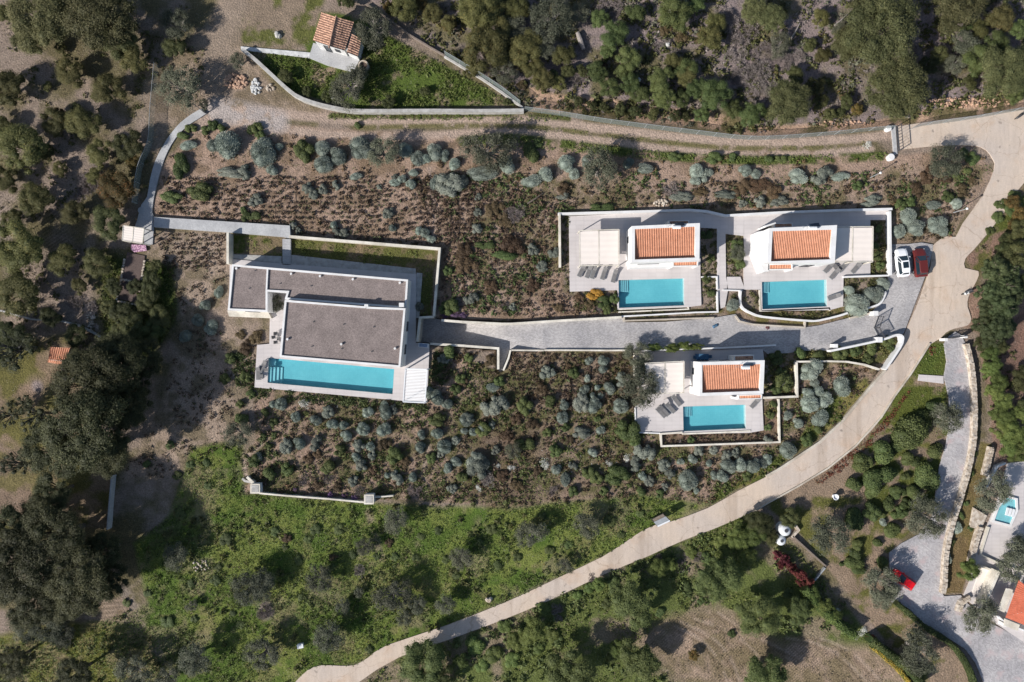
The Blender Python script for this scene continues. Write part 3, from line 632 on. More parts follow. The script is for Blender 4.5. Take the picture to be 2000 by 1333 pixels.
wall([(1556,708),(1557.5,775),(1492,777.5)], 4, .8, M['wallcream'], "cream L-shaped wall enclosing bush right of third tiled villa")
wall([(1521,780),(1523,864),(1400,868.5),(1292,872),(1291,848),(1333,845)], 3.4, .45, M['wallcream'], "cream wall round long planting bed below third pool")
wall([(1333,848),(1400,845.5),(1466,842)], 3, .3, M['wallcream'], "cream overflow channel wall below third pool", name='overflow_channel')
wall([(1241,684),(1241.5,737)], 3.6, 1.0, M['wallcream'], "cream wall left of third villa's pergola under olive tree")
wall([(1241,686),(1290,684.5),(1350,682.5),(1430,679),(1516,674.5)], 3, .8, M['plaster'], "long thin white wall above third tiled villa along driveway")
wall([(1240.5,797),(1242,845),(1290,847)], 2.4, .35, M['plaster'], "thin white edge at left of third villa's pool deck")
wall([(1730,723),(1699,759),(1643,826),(1602,864),(1525,915),(1497,931)], 5, .35, M['kerb'], "broad pale kerb along upper side of the curving concrete road", name='road_kerb')
wall([(1817,671),(1780,730),(1748,774),(1722,815),(1672,871),(1618,914.5),(1560,950),(1500,983),(1470,1002)], 3, .3, M['kerb'], "thin pale kerb along lower side of the curving concrete road", name='road_kerb')
wall([(209,1035),(213,985),(218,930)], 2.6, 1.0, M['concrete'], "thin grey wall half hidden in deep shade of the lower-left pines")
wall([(472,96),(500,118),(540,155),(575,185),(610,200),(650,210),(690,216),(760,216.5),(850,216),(940,216.5),(1023,215.5)], 6.5, 1.0, M['greystone'], "grey stone retaining wall between cottage garden and dirt track", name='retaining_wall', curve=2)
wall([(0,607),(60,624),(120,628),(150,635),(190,655),(200,665)], 3.2, .5, M['greystone'], "low dry stone wall left of the planting bed under trees", name='stone_wall')
wall([(199,668),(200,700)], 3, .8, M['timber'], "short brown fence wall near the red-roofed shed")
wall([(473,935),(478,940),(497,944)], 4, .3, M['greystone'], "short pale kerb at start of lower garden path")
wall([(506,964),(560,969),(640,975),(714,982)], 3, .7, M['wallcream'], "thin cream wall linking two white pillars at garden's lower edge")
wall([(730,972),(768,969)], 2.6, .7, M['wallcream'], "short cream wall right of the right-hand white pillar")
wall([(482,932),(497,946)], 5, .7, M['wallcream'], "short slanting cream wall above the left-hand white pillar")
# kerbs of the stone-edged bed, dark timber edging near cottage
wall([(715,8),(760,38),(800,68),(840,92),(868,108)], 2.6, .5, M['timber'], "dark low edge wall running down from the top above cottage", name='edge_wall')

def stone_wall(pts, wpx, z1, label, nst, seed, curve=3, size=5.0):
    pts = smooth_line(pts, curve) if curve else pts
    root = thing('stone_wall', label, 'stone wall')
    w3 = poly(pts, z1); L, Rr = offset_line(w3, wpx / PXM * .9)
    NOSC.append([(p[0] * PXM + 1000, 666.5 - p[1] * PXM) for p in L + Rr[::-1]])
    MB().prism(L + Rr[::-1], -.3, z1 - .08, M['stone']).build('wall_core', root)
    r = random.Random(seed); mb = MB(); seg = []; tot = 0
    for a, b in zip(w3[:-1], w3[1:]):
        l = math.hypot(b[0] - a[0], b[1] - a[1]); seg.append((tot, l, a, b)); tot += l
    width = wpx / PXM; sz = size / PXM; rows = max(1, round(width / sz))
    for j in range(rows):
        s = r.uniform(0, sz)
        while s < tot:
            l = sz * r.uniform(.7, 1.5)
            for t0, ln, a, b in seg:
                if t0 <= s < t0 + ln:
                    t = (s - t0) / ln; ux, uy = (b[0] - a[0]) / ln, (b[1] - a[1]) / ln
                    off = (j + .5) / rows * width - width / 2
                    cx = a[0] + (b[0] - a[0]) * t - uy * off; cy = a[1] + (b[1] - a[1]) * t + ux * off
                    ang = math.atan2(uy, ux) + r.uniform(-.15, .15); hw = sz * .46; zt = z1 + r.uniform(-.04, .06)
                    mb.box(cx - l * .46, cy - hw, z1 - .1, cx + l * .46, cy + hw, zt, M['stone'], ang, (cx, cy))
            s += l
    tag(mb.build('stones', root), kind='stuff')
stone_wall([(1889,672),(1896,700),(1902,740),(1905,790),(1904,850),(1896,905),(1884,950),(1874,985),(1866,1010),(1854,1055),(1848,1095),(1846,1140),(1843,1160)], 9, .8, "long whitish dry stone wall curving beside neighbour's grey driveway", 0, 4)
stone_wall([(1938,874),(1931,905),(1925,930)], 9, .7, "short whitish stone wall above olive tree near neighbour's pool", 0, 5)
stone_wall([(1917,1030),(1908,1060),(1898,1100)], 9, .7, "whitish stone wall along the neighbour's lower terrace left edge", 0, 6)
stone_wall([(1896,1168),(1880,1178),(1874,1196)], 11, .7, "pale stone wall stub beside olive at court edge", 0, 7)
# stones bordering the brown gravel bed: real single stones
bed = [(247,495),(283,503),(281,530),(275,548),(272,575),(268,594),(228,586),(231,560),(236,545),(241,515)]
bd = thing('planting_bed', "brown gravel bed edged with rough white stones below cream canopy", 'planting bed')
MB().prism(poly([(249,493),(283,500),(276,548),(266,592),(230,584),(237,545)], .1), -.2, .1, M['brownbed']).build('gravel_fill', bd); NOSC.append(bed)
r_ = random.Random(8)
for line in ([(243,505),(236,545),(227,587)], [(282,508),(276,548),(269,594)], [(227,588),(247,592),(268,596)], [(237,546),(276,553)]):
    mb = MB(); c = 0
    pl = poly(line, .2)
    for a, b in zip(pl[:-1], pl[1:]):
        l = math.hypot(b[0] - a[0], b[1] - a[1]); n_ = int(l / .42)
        for i in range(n_):
            t = (i + .5) / n_; x = a[0] + (b[0] - a[0]) * t; y = a[1] + (b[1] - a[1]) * t
            s = MB().box(x - r_.uniform(.14, .22), y - r_.uniform(.11, .17), -.1, x + r_.uniform(.14, .22), y + r_.uniform(.11, .17), r_.uniform(.16, .28), M['stone'], math.atan2(b[1] - a[1], b[0] - a[0]) + r_.uniform(-.4, .4), (x, y))
            s.build('border_stone', bd)

# ------------------------------------------------------------------ fences and gates
def fence(pts, z1, label, step=2.6, curve=3):
    root = thing('wire_fence', label, 'fence'); pts = smooth_line(pts, curve) if curve else pts
    w = [W(x, y, 0) for x, y in pts]; acc = 0; last = None
    mb = MB(); rail = MB()
    for a, b in zip(w[:-1], w[1:]):
        mb.add([(a[0], a[1], -.1), (b[0], b[1], -.1), (b[0], b[1], z1 - .05), (a[0], a[1], z1 - .05)], [(0, 1, 2, 3)], M['wiremesh'])
        rail.bar((a[0], a[1], z1), (b[0], b[1], z1), .04, .04, M['galv'])
    mb.build('wire_mesh', root); rail.build('top_wire', root)
    for a, b in zip(w[:-1], w[1:]):
        l = math.hypot(b[0] - a[0], b[1] - a[1])
        while acc < l:
            t = acc / l; x = a[0] + (b[0] - a[0]) * t; y = a[1] + (b[1] - a[1]) * t
            if last is None: last = MB().tube([(0, 0, -.3), (0, 0, z1 + .08)], .035, M['galv'], 6).build('fence_post', root, (x, y, 0))
            else: link('fence_post', last.data, root, (x, y, 0))
            acc += step
        acc -= l
fence([(1025,217),(1100,227),(1180,240),(1280,253),(1370,264),(1440,272),(1500,273),(1600,266),(1700,256),(1738,253)], 1.8, "long green wire fence above the dirt track up to the gate")
fence([(1775,255),(1800,247),(1880,236),(1960,222),(2060,205)], 1.8, "green wire fence above the concrete road's widening")
fence([(870,110),(900,128),(940,152),(980,178),(1016,206)], 1.8, "wire fence on stone footing slanting down above cottage garden")
wall([(868,110),(900,129),(940,153),(980,180),(1022,211)], 3.5, .45, M['greystone'], "narrow grey footing under the slanting wire fence", name='fence_footing')
fence([(310,130),(302,220),(298,280),(278,330),(268,400)], 1.4, "thin wire fence left of the curving garden path", 3.0)
# gates
def pillar(px, py, rpx, z, label, round_=True, mat=None):
    x, y, _ = W(px, py, z); mat = mat or M['plaster']; r = rpx / PXM
    mb = MB()
    if round_: mb.lathe([(r, -.2), (r, z - .12), (r * 1.08, z - .1), (r * 1.08, z), (r * .9, z + .06)], mat, n=20)
    else: mb.box(-r, -r, -.2, r, r, z - .1, mat).box(-r * 1.12, -r * 1.12, z - .1, r * 1.12, r * 1.12, z, mat)
    NOSC.append([(px - rpx, py - rpx), (px + rpx, py - rpx), (px + rpx, py + rpx), (px - rpx, py + rpx)])
    return tag(mb.build('gate_pillar', loc=(x, y, 0)), label, 'pillar')
pillar(1736, 251, 5.5, .55, "upper round white pillar of the dirt track gate")
pillar(1741, 307, 6.5, .55, "lower round white pillar of the dirt track gate")
def bar_gate(a, b, z1, nb, label, name='sliding_gate', rail=.08):
    root = thing(name, label, 'gate'); A = W(*a, 0); B = W(*b, 0)
    fr = MB(); fr.bar((A[0], A[1], .25), (B[0], B[1], .25), rail, rail, M['dark']); fr.bar((A[0], A[1], z1), (B[0], B[1], z1), rail, rail, M['dark'])
    fr.bar((A[0], A[1], .1), (A[0], A[1], z1 + .05), rail * 1.2, rail * 1.2, M['dark']); fr.bar((B[0], B[1], .1), (B[0], B[1], z1 + .05), rail * 1.2, rail * 1.2, M['dark'])
    fr.build('gate_frame', root); bar = None
    for i in range(1, nb):
        t = i / nb; x = A[0] + (B[0] - A[0]) * t; y = A[1] + (B[1] - A[1]) * t
        if bar is None: bar = MB().box(-.02, -.02, .29, .02, .02, z1 - .04, M['dark']).build('gate_bar', root, (x, y, 0))
        else: link('gate_bar', bar.data, root, (x, y, 0))
    return root
bar_gate((1749, 249), (1753, 296), 1.5, 8, "dark metal bar gate where dirt track meets the concrete road")
tag(MB().prism(poly([(1741,247),(1749,247),(1753,301),(1746,303)], .14), -.2, .14, M['concrete']).build('gate_sill'), kind='structure')
pillar(1711, 612.5, 4, 1.5, "white square pillar at upper end of driveway sliding gate", False)
pillar(1718.5, 664, 4.6, 1.5, "white square pillar at lower end of driveway sliding gate", False)
bar_gate((1714, 619), (1706, 640), 1.7, 7, "short dark driveway gate leaf left of the sliding gate", 'gate_leaf')
bar_gate((1706, 641), (1716.5, 660), 1.7, 12, "dark driveway sliding gate between two white pillars")
tag(MB().prism(poly([(1704,640),(1708,638),(1722,661),(1718,664)], .14), 0, .14, M['concrete']).build('gate_track'), kind='structure')
bar_gate((1850, 661), (1880, 656), 1.3, 9, "dark metal gate across the entrance of the neighbour's grey drive")
pillar(1848, 664, 2.6, 1.2, "white post left of the neighbour's drive gate", False)
pillar(1887, 658, 2.6, 1.2, "white post right of the neighbour's drive gate", False)
pillar(1633, 676, 3.2, 1.5, "small white post on driveway edge with long shadow", False)
bar_gate((384, 208), (402, 222), 1.3, 4, "small dark gate at the top of the curving garden path")
for i, (px, py, lab) in enumerate([(498, 955, "left white pillar box at lower edge of the garden"), (720.5, 976, "right white pillar box at lower edge of the garden")]):
    x, y, _ = W(px, py, 1.4); root = thing('garden_pillar', lab, 'pillar', (x, y, 0)); NOSC.append([(px-11,py-11),(px+11,py-11),(px+11,py+11),(px-11,py+11)])
    MB().box(-.66, -.66, -.2, .66, .66, 1.3, M['plaster']).build('pillar_shaft', root)
    MB().box(-.72, -.72, 1.3, .72, .72, 1.4, M['wallcream']).box(-.5, -.5, 1.4, .5, .5, 1.44, M['greystone']).build('pillar_cap', root)
for px, py, z, lab in [(1861, 416, 3.0, "slim lamp post casting a long shadow beside upper road bend"), (1700, 347, 2.6, "slim pale post in shrubs left of the road island olive")]:
    x, y, _ = W(px, py, 0); root = thing('lamp_post', lab, 'lamp post', (x, y, 0))
    MB().tube([(0, 0, -.3), (0, 0, z)], [.07, .05], M['galv'], 8).build('post', root)
    MB().lathe([(.05, z), (.16, z + .05), (.18, z + .2), (.05, z + .28)], M['lamp'], n=10).build('lamp_head', root)

# ------------------------------------------------------------------ pools
def pool(key, label, zw=.10, depth=.72, steps=None, stairdir=1, nst=4, shelf=None):
    pl = poly(POOLS[key], zw); root = thing('swimming_pool', label, 'swimming pool'); a, b, c, d = [Vector(p) for p in pl]
    def lerp(u, v): return (a.lerp(b, u)).lerp(d.lerp(c, u), v)
    z0 = zw - depth
    mb = MB(); top = zw + .08
    P = [(*lerp(0, 0), 0), (*lerp(1, 0), 0), (*lerp(1, 1), 0), (*lerp(0, 1), 0)]
    vs = [(x, y, top) for x, y, _ in P] + [(x, y, z0) for x, y, _ in P]
    mb.add(vs, [(4, 7, 6, 5), (0, 1, 5, 4), (1, 2, 6, 5), (2, 3, 7, 6), (3, 0, 4, 7)], M['mosaic']).build('basin', root)
    w = MB().add([(x, y, zw) for x, y, _ in P], [(3, 2, 1, 0)], M['water']).build('water', root)
    for q in steps or []:          # (u0,u1,v0,v1,depth under water)
        u0, u1, v0, v1, dz = q
        pg = [tuple(lerp(u0, v0)), tuple(lerp(u1, v0)), tuple(lerp(u1, v1)), tuple(lerp(u0, v1))]
        MB().prism(pg, z0 + .002, zw - dz, M['stepmosaic'] if dz < .68 else M['mosaic']).build('pool_step', root)
    return root
def stairs(n, u, v0, v1): return [(.002 + .0004 * i, u * (n - i) / n, v0 + .001 * i, v1 - .001 * i, .11 + .48 * (n - 1 - i) / (n - 1)) for i in range(n)]
pool('villa', "long turquoise swimming pool of the large grey-roofed villa", steps=stairs(4, .105, .35, .995) + [(.002, .05, .004, .34, .45)])
pool('one', "turquoise pool below the first, left tiled villa", steps=stairs(5, .155, .01, .42))
pool('two', "turquoise pool below the second, right tiled villa", steps=stairs(5, .13, .01, .40))
pool('three', "turquoise pool of the lowest tiled villa", steps=stairs(5, .15, .01, .42))

DECKS = []
def deck(name, pts, holes, z=.20, z0=-.9):
    NOSC.append(pts); DECKS.append(pts)
    return tag(MB().prism(poly(pts, z), z0, z, M['deck'], [poly(h, z) for h in holes]).build(name), kind='structure')
deck('villa_terrace', [(449,506),(560,516),(813,536),(812,670),(839,672),(834,787.5),(497,757),(502,674),(526,672),(527,622),(447,618)], [POOLS['villa']])
deck('first_villa_terrace', [(1111,423),(1251,416),(1346,412.5),(1417,424),(1452.6,421),(1452.6,461),(1417,457),(1418,541),(1422,566),(1416,600),(1408,603),(1401,566),(1400.5,447),(1368,445),(1368,537),(1370,597),(1345,600),(1206,605),(1206,567),(1113,570)], [POOLS['one']])
deck('second_villa_terrace', [(1452.5,421),(1640,413.5),(1737,411),(1737,430),(1700,430),(1700,538),(1647.6,542),(1646.7,599),(1621,606),(1488,608),(1486,566),(1420,566),(1420,541),(1446,541),(1453,560),(1453,461)], [POOLS['two']])
deck('third_villa_terrace', [(1242,688),(1350,685),(1490,682),(1492,700),(1488.7,778),(1491.6,841),(1463,846),(1334,848),(1290,846),(1258,846),(1240,843),(1240,795),(1265,780),(1242,740)], [POOLS['three']])
# brown strip beside the villa
sheet('gravel_strip', [(813.5,533),(825,534),(819,622),(812.5,621)], .06, M['greystone'])
sheet('court_gravel', [(568,498),(812,525),(812,536),(568,517)], .06, M['greystone'])
sheet('court_gravel', [(452,497),(550,501),(550,515),(452,505)], .06, M['greystone'])
# ------------------------------------------------------------------ buildings
def inset(pl, d):
    n = len(pl); area = sum(pl[i][0] * pl[(i + 1) % n][1] - pl[(i + 1) % n][0] * pl[i][1] for i in range(n)); s = 1 if area > 0 else -1
    L, Rr = offset_line(pl, 2 * abs(d), True)
    return L if s > 0 else Rr
def opening(parent, a, b, t, w, z0, z1, kind='window', nsash=2):
    """a framed window or glass door standing 3 mm proud on the wall a->b (world xy), outside on the right of a->b"""
    d = Vector((b[0] - a[0], b[1] - a[1])); L = d.length; d.normalize(); n = Vector((d.y, -d.x)); c = Vector(a[:2]) + d * (L * t)
    def P(u, off, z): q = c + d * u + n * off; return (q.x, q.y, z)
    fr = MB(); th = .07
    for u in [-w / 2, w / 2] + [(-w / 2 + w * i / nsash) for i in range(1, nsash)]: fr.bar(P(u, .03, z0), P(u, .03, z1), th, th, M['dark'])
    for z in (z0, z1): fr.bar(P(-w / 2, .03, z), P(w / 2, .03, z), th, th, M['dark'])
    f = fr.build(kind, parent)
    MB().add([P(-w / 2, .012, z0), P(w / 2, .012, z0), P(w / 2, .012, z1), P(-w / 2, .012, z1)], [(0, 1, 2, 3)], M['glassdark']).build('pane', f)
    if kind == 'door': MB().bar(P(w / 2 - .12, .09, z0 + .95), P(w / 2 - .12, .09, z0 + 1.15), .03, .03, M['alloy']).build('handle', f)
    return f
def parapet_block(parent, outer_px, ztop, base, mroof, th=.33, drop=.38, roofname='roof', mwall=None, build_roof=True):
    outer = poly(outer_px, ztop); inner = inset(outer, th); mw = mwall or M['plaster']
    if not inpoly(np.array([inner[0][0]]), np.array([inner[0][1]]), outer)[0]: inner = [tuple(2 * np.array(o) - np.array(i)) for o, i in zip(outer, inner)]
    MB().prism(outer, base, ztop, mw, [inner]).build('wall', parent)
    if build_roof: MB().prism(inner, ztop - drop - .2, ztop - drop, mroof).build(roofname, parent)
    return outer, inner
def vent(parent, px, py, z, r=.16, h=.35):
    x, y, _ = W(px, py, z); MB().lathe([(r * .7, z), (r * .7, z + h * .6), (r * 1.2, z + h * .62), (r, z + h)], M['plaster'], (x, y), 12).build('roof_vent', parent)

# large grey-roofed villa
villa = thing('flat_roofed_villa', "large white villa with flat grey-brown gravel roofs beside the long pool", 'villa')
A_ = [(453,516.6),(797,546.5),(793.5,603),(556,585),(560,572),(522.4,570),(522.4,609.6),(444.6,606.4)]
NOSC.append([(p[0], p[1]) for p in A_])
oA, iA = parapet_block(villa, A_, 3.7, .1, M['gravelroof'], .28, .22)
# inner divider parapet of the left block
dv = poly([(521,523),(524,523),(521.5,570),(518.5,570)], 3.7); MB().prism(dv, 3.3, 3.69, M['plaster']).build('parapet', villa)
B_ = [(556,586),(711,598.5),(712,594.5),(719,595),(719,599.5),(792,602.5),(781.8,718),(546,697.8)]
oB, iB = parapet_block(villa, B_, 4.7, .1, M['gravelroof'], .28, .22, roofname='upper_roof')
NOSC.append(B_)
for x, y in ((463,525),(569.7,535.5),(626,540),(690,546),(781.5,553)): vent(villa, x, y, 3.45)
for x, y in ((667.4,672.6),(772,681),(562.5,663)): vent(villa, x, y, 4.45)
for x, y, z in ((487.8,563.8,3.45),(547.6,554.4,3.45),(608,559,3.45),(499,529,3.45),(613,629,4.45),(672,634,4.45),(730.5,639,4.45),(610,677,4.45),(668,681.5,4.45),(726.5,687,4.45)):
    a, b, _ = W(x, y, z); MB().lathe([(.06, z), (.06, z + .12), (.11, z + .14)], M['dark'], (a, b), 8).build('drain_cowl', villa)
a, b, _ = W(784, 596, 4.7); MB().box(a - .35, b - .3, 3.4, a + .35, b + .3, 4.75, M['plaster']).build('chimney', villa)
sb = poly([(444,607),(524,610.5),(530,622),(447,618.5)], .7); MB().prism(sb, -.2, .7, M['wallcream']).build('bench_wall', villa)
n = len(oB)
opening(villa, oB[7], oB[6], .2, 3.6, .22, 2.7, 'door', 3); opening(villa, oB[7], oB[6], .5, 3.6, .22, 2.7, 'door', 3); opening(villa, oB[7], oB[6], .8, 3.6, .22, 2.7, 'door', 3)
opening(villa, oB[0], oB[7], .35, 1.8, .22, 2.6, 'door', 2); opening(villa, oB[6], oB[5], .3, 1.4, 1.1, 2.4); opening(villa, oB[6], oB[5], .7, 1.4, 1.1, 2.4)
for t in (.2, .38, .56, .74, .9): opening(villa, oA[1], oA[0], t, 1.1, 1.3, 2.3)
opening(villa, oA[7], oA[6], .5, 1.6, 1.0, 2.5)

def tiled_roof(parent, pg_px, ztop, drop_back, drop_front, name='tile_roof', pitch=.25, amp=.085, mat=None, rib_along='v'):
    """pg_px: TL,TR,BR,BL seen at ztop; corrugated roman tiles running from back to front"""
    a, b, c, d = [Vector(p) for p in poly(pg_px, ztop)]
    L = (b - a).length; ncol = max(4, int(round(L / pitch))); per = 6; nu = ncol * per + 1
    U = np.linspace(0, 1, nu); rr = random.Random(int(pg_px[0][0])); depth = (d - a).length; nrow = max(2, int(depth / .85))
    vs = []; fs = []
    jit = [rr.uniform(-.012, .012) for _ in range(ncol + 1)]
    for r in range(nrow):
        for vv, lift in ((r / nrow, .0), ((r + 1) / nrow, .035)):
            for k, u in enumerate(U):
                p = a.lerp(b, u).lerp(d.lerp(c, u), vv)
                z = ztop - (drop_back * (1 - vv) + drop_front * vv) + amp * max(-.35, math.cos(2 * math.pi * u * ncol)) + lift * .4 + jit[int(u * ncol)]
                vs.append((p.x, p.y, z))
    for r in range(nrow):
        o1, o2 = 2 * r * nu, (2 * r + 1) * nu
        for k in range(nu - 1): fs.append((o2 + k, o2 + k + 1, o1 + k + 1, o1 + k))
        if r < nrow - 1:
            o3 = 2 * (r + 1) * nu
            for k in range(nu - 1): fs.append((o3 + k, o3 + k + 1, o2 + k + 1, o2 + k))
    mb = MB().add(vs, fs, mat or M['terracotta']); o = mb.build(name, parent, smooth=False)
    return tag(o, kind='stuff')
def solar(parent, px, py, z):
    x, y, _ = W(px, py, z)
    mb = MB(); mb.tube([(-.55, 0, .62), (.55, 0, .62)], .27, M['whitepaint'], 14); o = mb.build('water_tank', parent, (x, y, z - .15))
    fr = MB(); fr.bar((-.5, .45, -.35), (-.5, -.1, .4), .04, .04, M['galv']).bar((.5, .45, -.35), (.5, -.1, .4), .04, .04, M['galv']).bar((-.5, .1, -.35), (-.5, .1, .4), .04, .04, M['galv']).bar((.5, .1, -.35), (.5, .1, .4), .04, .04, M['galv'])
    fr.build('tank_stand', parent, (x, y, z - .15))
    pn = MB(); pn.add([(-.2, .12, .45), (1.2, .3, .45), (1.2, .9, -.1), (-.2, .72, -.1), (-.2, .12, .40), (1.2, .3, .40), (1.2, .9, -.15), (-.2, .72, -.15)], [(0, 1, 2, 3), (7, 6, 5, 4), (0, 4, 5, 1), (1, 5, 6, 2), (2, 6, 7, 3), (3, 7, 4, 0)], M['heater']); pn.build('solar_panel', parent, (x, y, z - .15))
    an = MB(); an.tube([(-1.2, .1, -.4), (-1.2, .1, 1.3)], .02, M['galv'], 5).bar((-1.6, .1, 1.2), (-.8, .1, 1.2), .02, .02, M['galv']).bar((-1.5, -.2, 1.0), (-1.5, .4, 1.0), .02, .02, M['galv']).bar((-1.0, -.2, 1.2), (-1.0, .4, 1.2), .02, .02, M['galv'])
    an.build('aerial', parent, (x, y, z - .15))

def tiled_villa(label, outer, inner, ztop, porch, rear, tank, left=None, extra=None):
    """outer: parapet top TL,TR,BR,BL px; inner: roof opening; porch / rear: small tiled canopies TL,TR,BR,BL px"""
    root = thing('tiled_villa', label, 'villa'); NOSC.append(outer)
    oo = poly(outer, ztop); ii = poly(inner, ztop)
    MB().prism(oo, .1, ztop, M['plaster'], [ii]).build('wall', root)
    tiled_roof(root, inner, ztop, .12, .62)
    if left: # lower annex, flat white roof
        MB().prism(poly(left[0], left[1]), .1, left[1], M['plaster']).build('annex', root); NOSC.append(left[0])
    for nm, q, z in (('porch', porch, 3.0), ('rear_porch', rear, 2.9)):
        cx = sum(p[0] for p in q) / 4; cy = sum(p[1] for p in q) / 4
        big = [(cx + (p[0] - cx) * 1.12, cy + (p[1] - cy) * 1.5) for p in q]
        pw = MB().prism(poly(big, z), z - .5 if nm == 'porch' else .1, z, M['plaster'], [poly(q, z)]).build(nm + '_frame', root)
        tiled_roof(root, q, z, .06, .12, nm + '_tiles', .25, .05, M['oldtile'] if nm != 'porch' else M['terracotta'])
        if nm == 'porch':
            b = poly(big, z)
            for p in (b[2], b[3]): MB().box(p[0] - .15, p[1] - .05, .15, p[0] + .15, p[1] + .25, z - .5, M['plaster']).build('porch_post', root)
    solar(root, tank[0], tank[1], ztop)
    opening(root, oo[3], oo[2], .3, 3.0, .24, 2.5, 'door', 2); opening(root, oo[3], oo[2], .75, 1.4, .24, 2.4, 'door', 2)
    opening(root, oo[0], oo[3], .3, .9, 1.4, 2.3); opening(root, oo[2], oo[1], .5, 1.2, 1.2, 2.3); opening(root, oo[1], oo[0], .5, 1.2, 1.3, 2.3); opening(root, oo[1], oo[0], .82, .9, .24, 2.3, 'door', 1)
    return root
v1 = tiled_villa("first white villa with orange tiled roof, left of the upper pair", [(1234,442),(1367,436),(1366,509),(1233,513)], [(1240,448),(1357,443),(1358,503.5),(1240,507.5)], 4.8,
    [(1316,512.5),(1361,511.5),(1361,518.5),(1316,519.5)], [(1308,432.5),(1344,432),(1344,437),(1308,438)], (1320, 445))
MB().prism(poly([(1230,516),(1313,514),(1313,522),(1230,524)], 2.2), .1, 2.2, M['plaster']).build('front_wall', v1)
v2 = tiled_villa("second white villa with orange tiled roof, right of the upper pair", [(1502.6,446),(1635,440),(1630.5,514),(1498,513)], [(1509,452),(1624,449),(1622,507),(1506,511)], 5.0,
    [(1503,518),(1545,517),(1546,525.5),(1503,526)], [(1514,437.8),(1546,437),(1547,443),(1514,444)], (1584, 447),
    left=([(1480,453),(1502,449),(1502,530),(1492,531.5),(1477,495)], 3.0))
MB().prism(poly([(1494,441),(1515,434.5),(1516,437),(1496,444)], 3.2), .1, 3.2, M['plaster']).build('wing_wall', v2)
v3 = tiled_villa("lowest white villa with orange tiled roof, below the driveway", [(1367.8,707.8),(1493.6,704),(1491,769.5),(1366,774)], [(1371.7,713.6),(1485,711.7),(1484,764),(1371.7,768)], 5.4,
    [(1444,773.5),(1486,772),(1486,778),(1444,779)], [(1436,696.5),(1471,695.5),(1471,703),(1436,704)], (1454, 718))

def awning(label, outer, split, z=2.75, posts=True):
    """cream fabric pergola: two stretched panels in a pale frame"""
    root = thing('pergola', label, 'pergola'); a, b, c, d = [Vector((*p, z)) for p in poly(outer, z)]; NOSC.append(outer)
    e = a.lerp(b, split); f = d.lerp(c, split)
    fr = MB(); t = .12
    for p, q in ((a, b), (b, c), (c, d), (d, a), (e, f)): fr.bar(p, q, t, .14, M['wallcream'])
    fr.build('frame', root)
    for (p, q, r, s) in ((a, e, f, d), (e, b, c, f)):
        n = 12; vs = []; fs = []
        for i in range(n + 1):
            sag = -.02 - (.014 if i % 2 else 0)
            l = p.lerp(s, .03 + .94 * i / n); m_ = q.lerp(r, .03 + .94 * i / n); u = .035
            l2 = l.lerp(m_, u); r2 = l.lerp(m_, 1 - u)
            for w_ in (l2, r2): vs.append((w_.x, w_.y, z + .06 + sag))
        for i in range(n): fs.append((2 * i, 2 * i + 2, 2 * i + 3, 2 * i + 1))
        MB().add(vs, fs, M['fabric']).build('awning', root)
    post = None
    for p in (a, b, c, d, e, f):
        o = MB().box(-.06, -.06, .19, .06, .06, z - .07, M['wallcream']).build('post', root, (p.x, p.y, 0)) if post is None else link('post', post.data, root, (p.x, p.y, 0))
        post = post or o
    return root
awning("cream two-panel awning pergola left of the first tiled villa", [(1132,451),(1209,448.5),(1209,518.5),(1133,519.5)], .49)
awning("cream awning pergola right of second tiled villa, half in its shade", [(1632,444),(1705,443),(1704,512),(1631,512)], .46)
awning("cream two-panel awning pergola left of the lowest tiled villa, under olive shade", [(1260.5,710),(1336,706),(1335.6,768),(1261.5,770)], .51)
awning("small cream awning canopy at the foot of the curving garden path", [(241,441),(281.5,447),(278,476),(239,470)], .5, 2.4)
# louvred pergola on the big villa terrace
root = thing('louvred_pergola', "white pergola with slatted louvre roof at villa pool corner", 'pergola')
a, b, c, d = [Vector((*p, 2.8)) for p in poly([(792,720.5),(834.5,722),(830,787),(787.5,785)], 2.8)]
fr = MB()
for p, q in ((a, b), (b, c), (c, d), (d, a)): fr.bar(p, q, .16, .2, M['whitepaint'])
fr.build('frame', root)
for p in (a, b, c, d): MB().box(-.08, -.08, .19, .08, .08, 2.71, M['whitepaint']).build('post', root, (p.x, p.y, 0))
for i in range(22):
    t = (i + .7) / 22.4; p = a.lerp(d, t); q = b.lerp(c, t); dd = (q - p).normalized(); nn = Vector((-dd.y, dd.x, 0)) * .075
    p = p + dd * .09; q = q - dd * .09
    P = [p - nn + Vector((0, 0, -.05)), q - nn + Vector((0, 0, -.05)), q + nn + Vector((0, 0, .06)), p + nn + Vector((0, 0, .06))]
    MB().add([v for v in P] + [v - Vector((0, 0, .02)) for v in P], [(0, 1, 2, 3), (7, 6, 5, 4), (0, 4, 5, 1), (1, 5, 6, 2), (2, 6, 7, 3), (3, 7, 4, 0)], M['whitepaint']).build('slat', root)

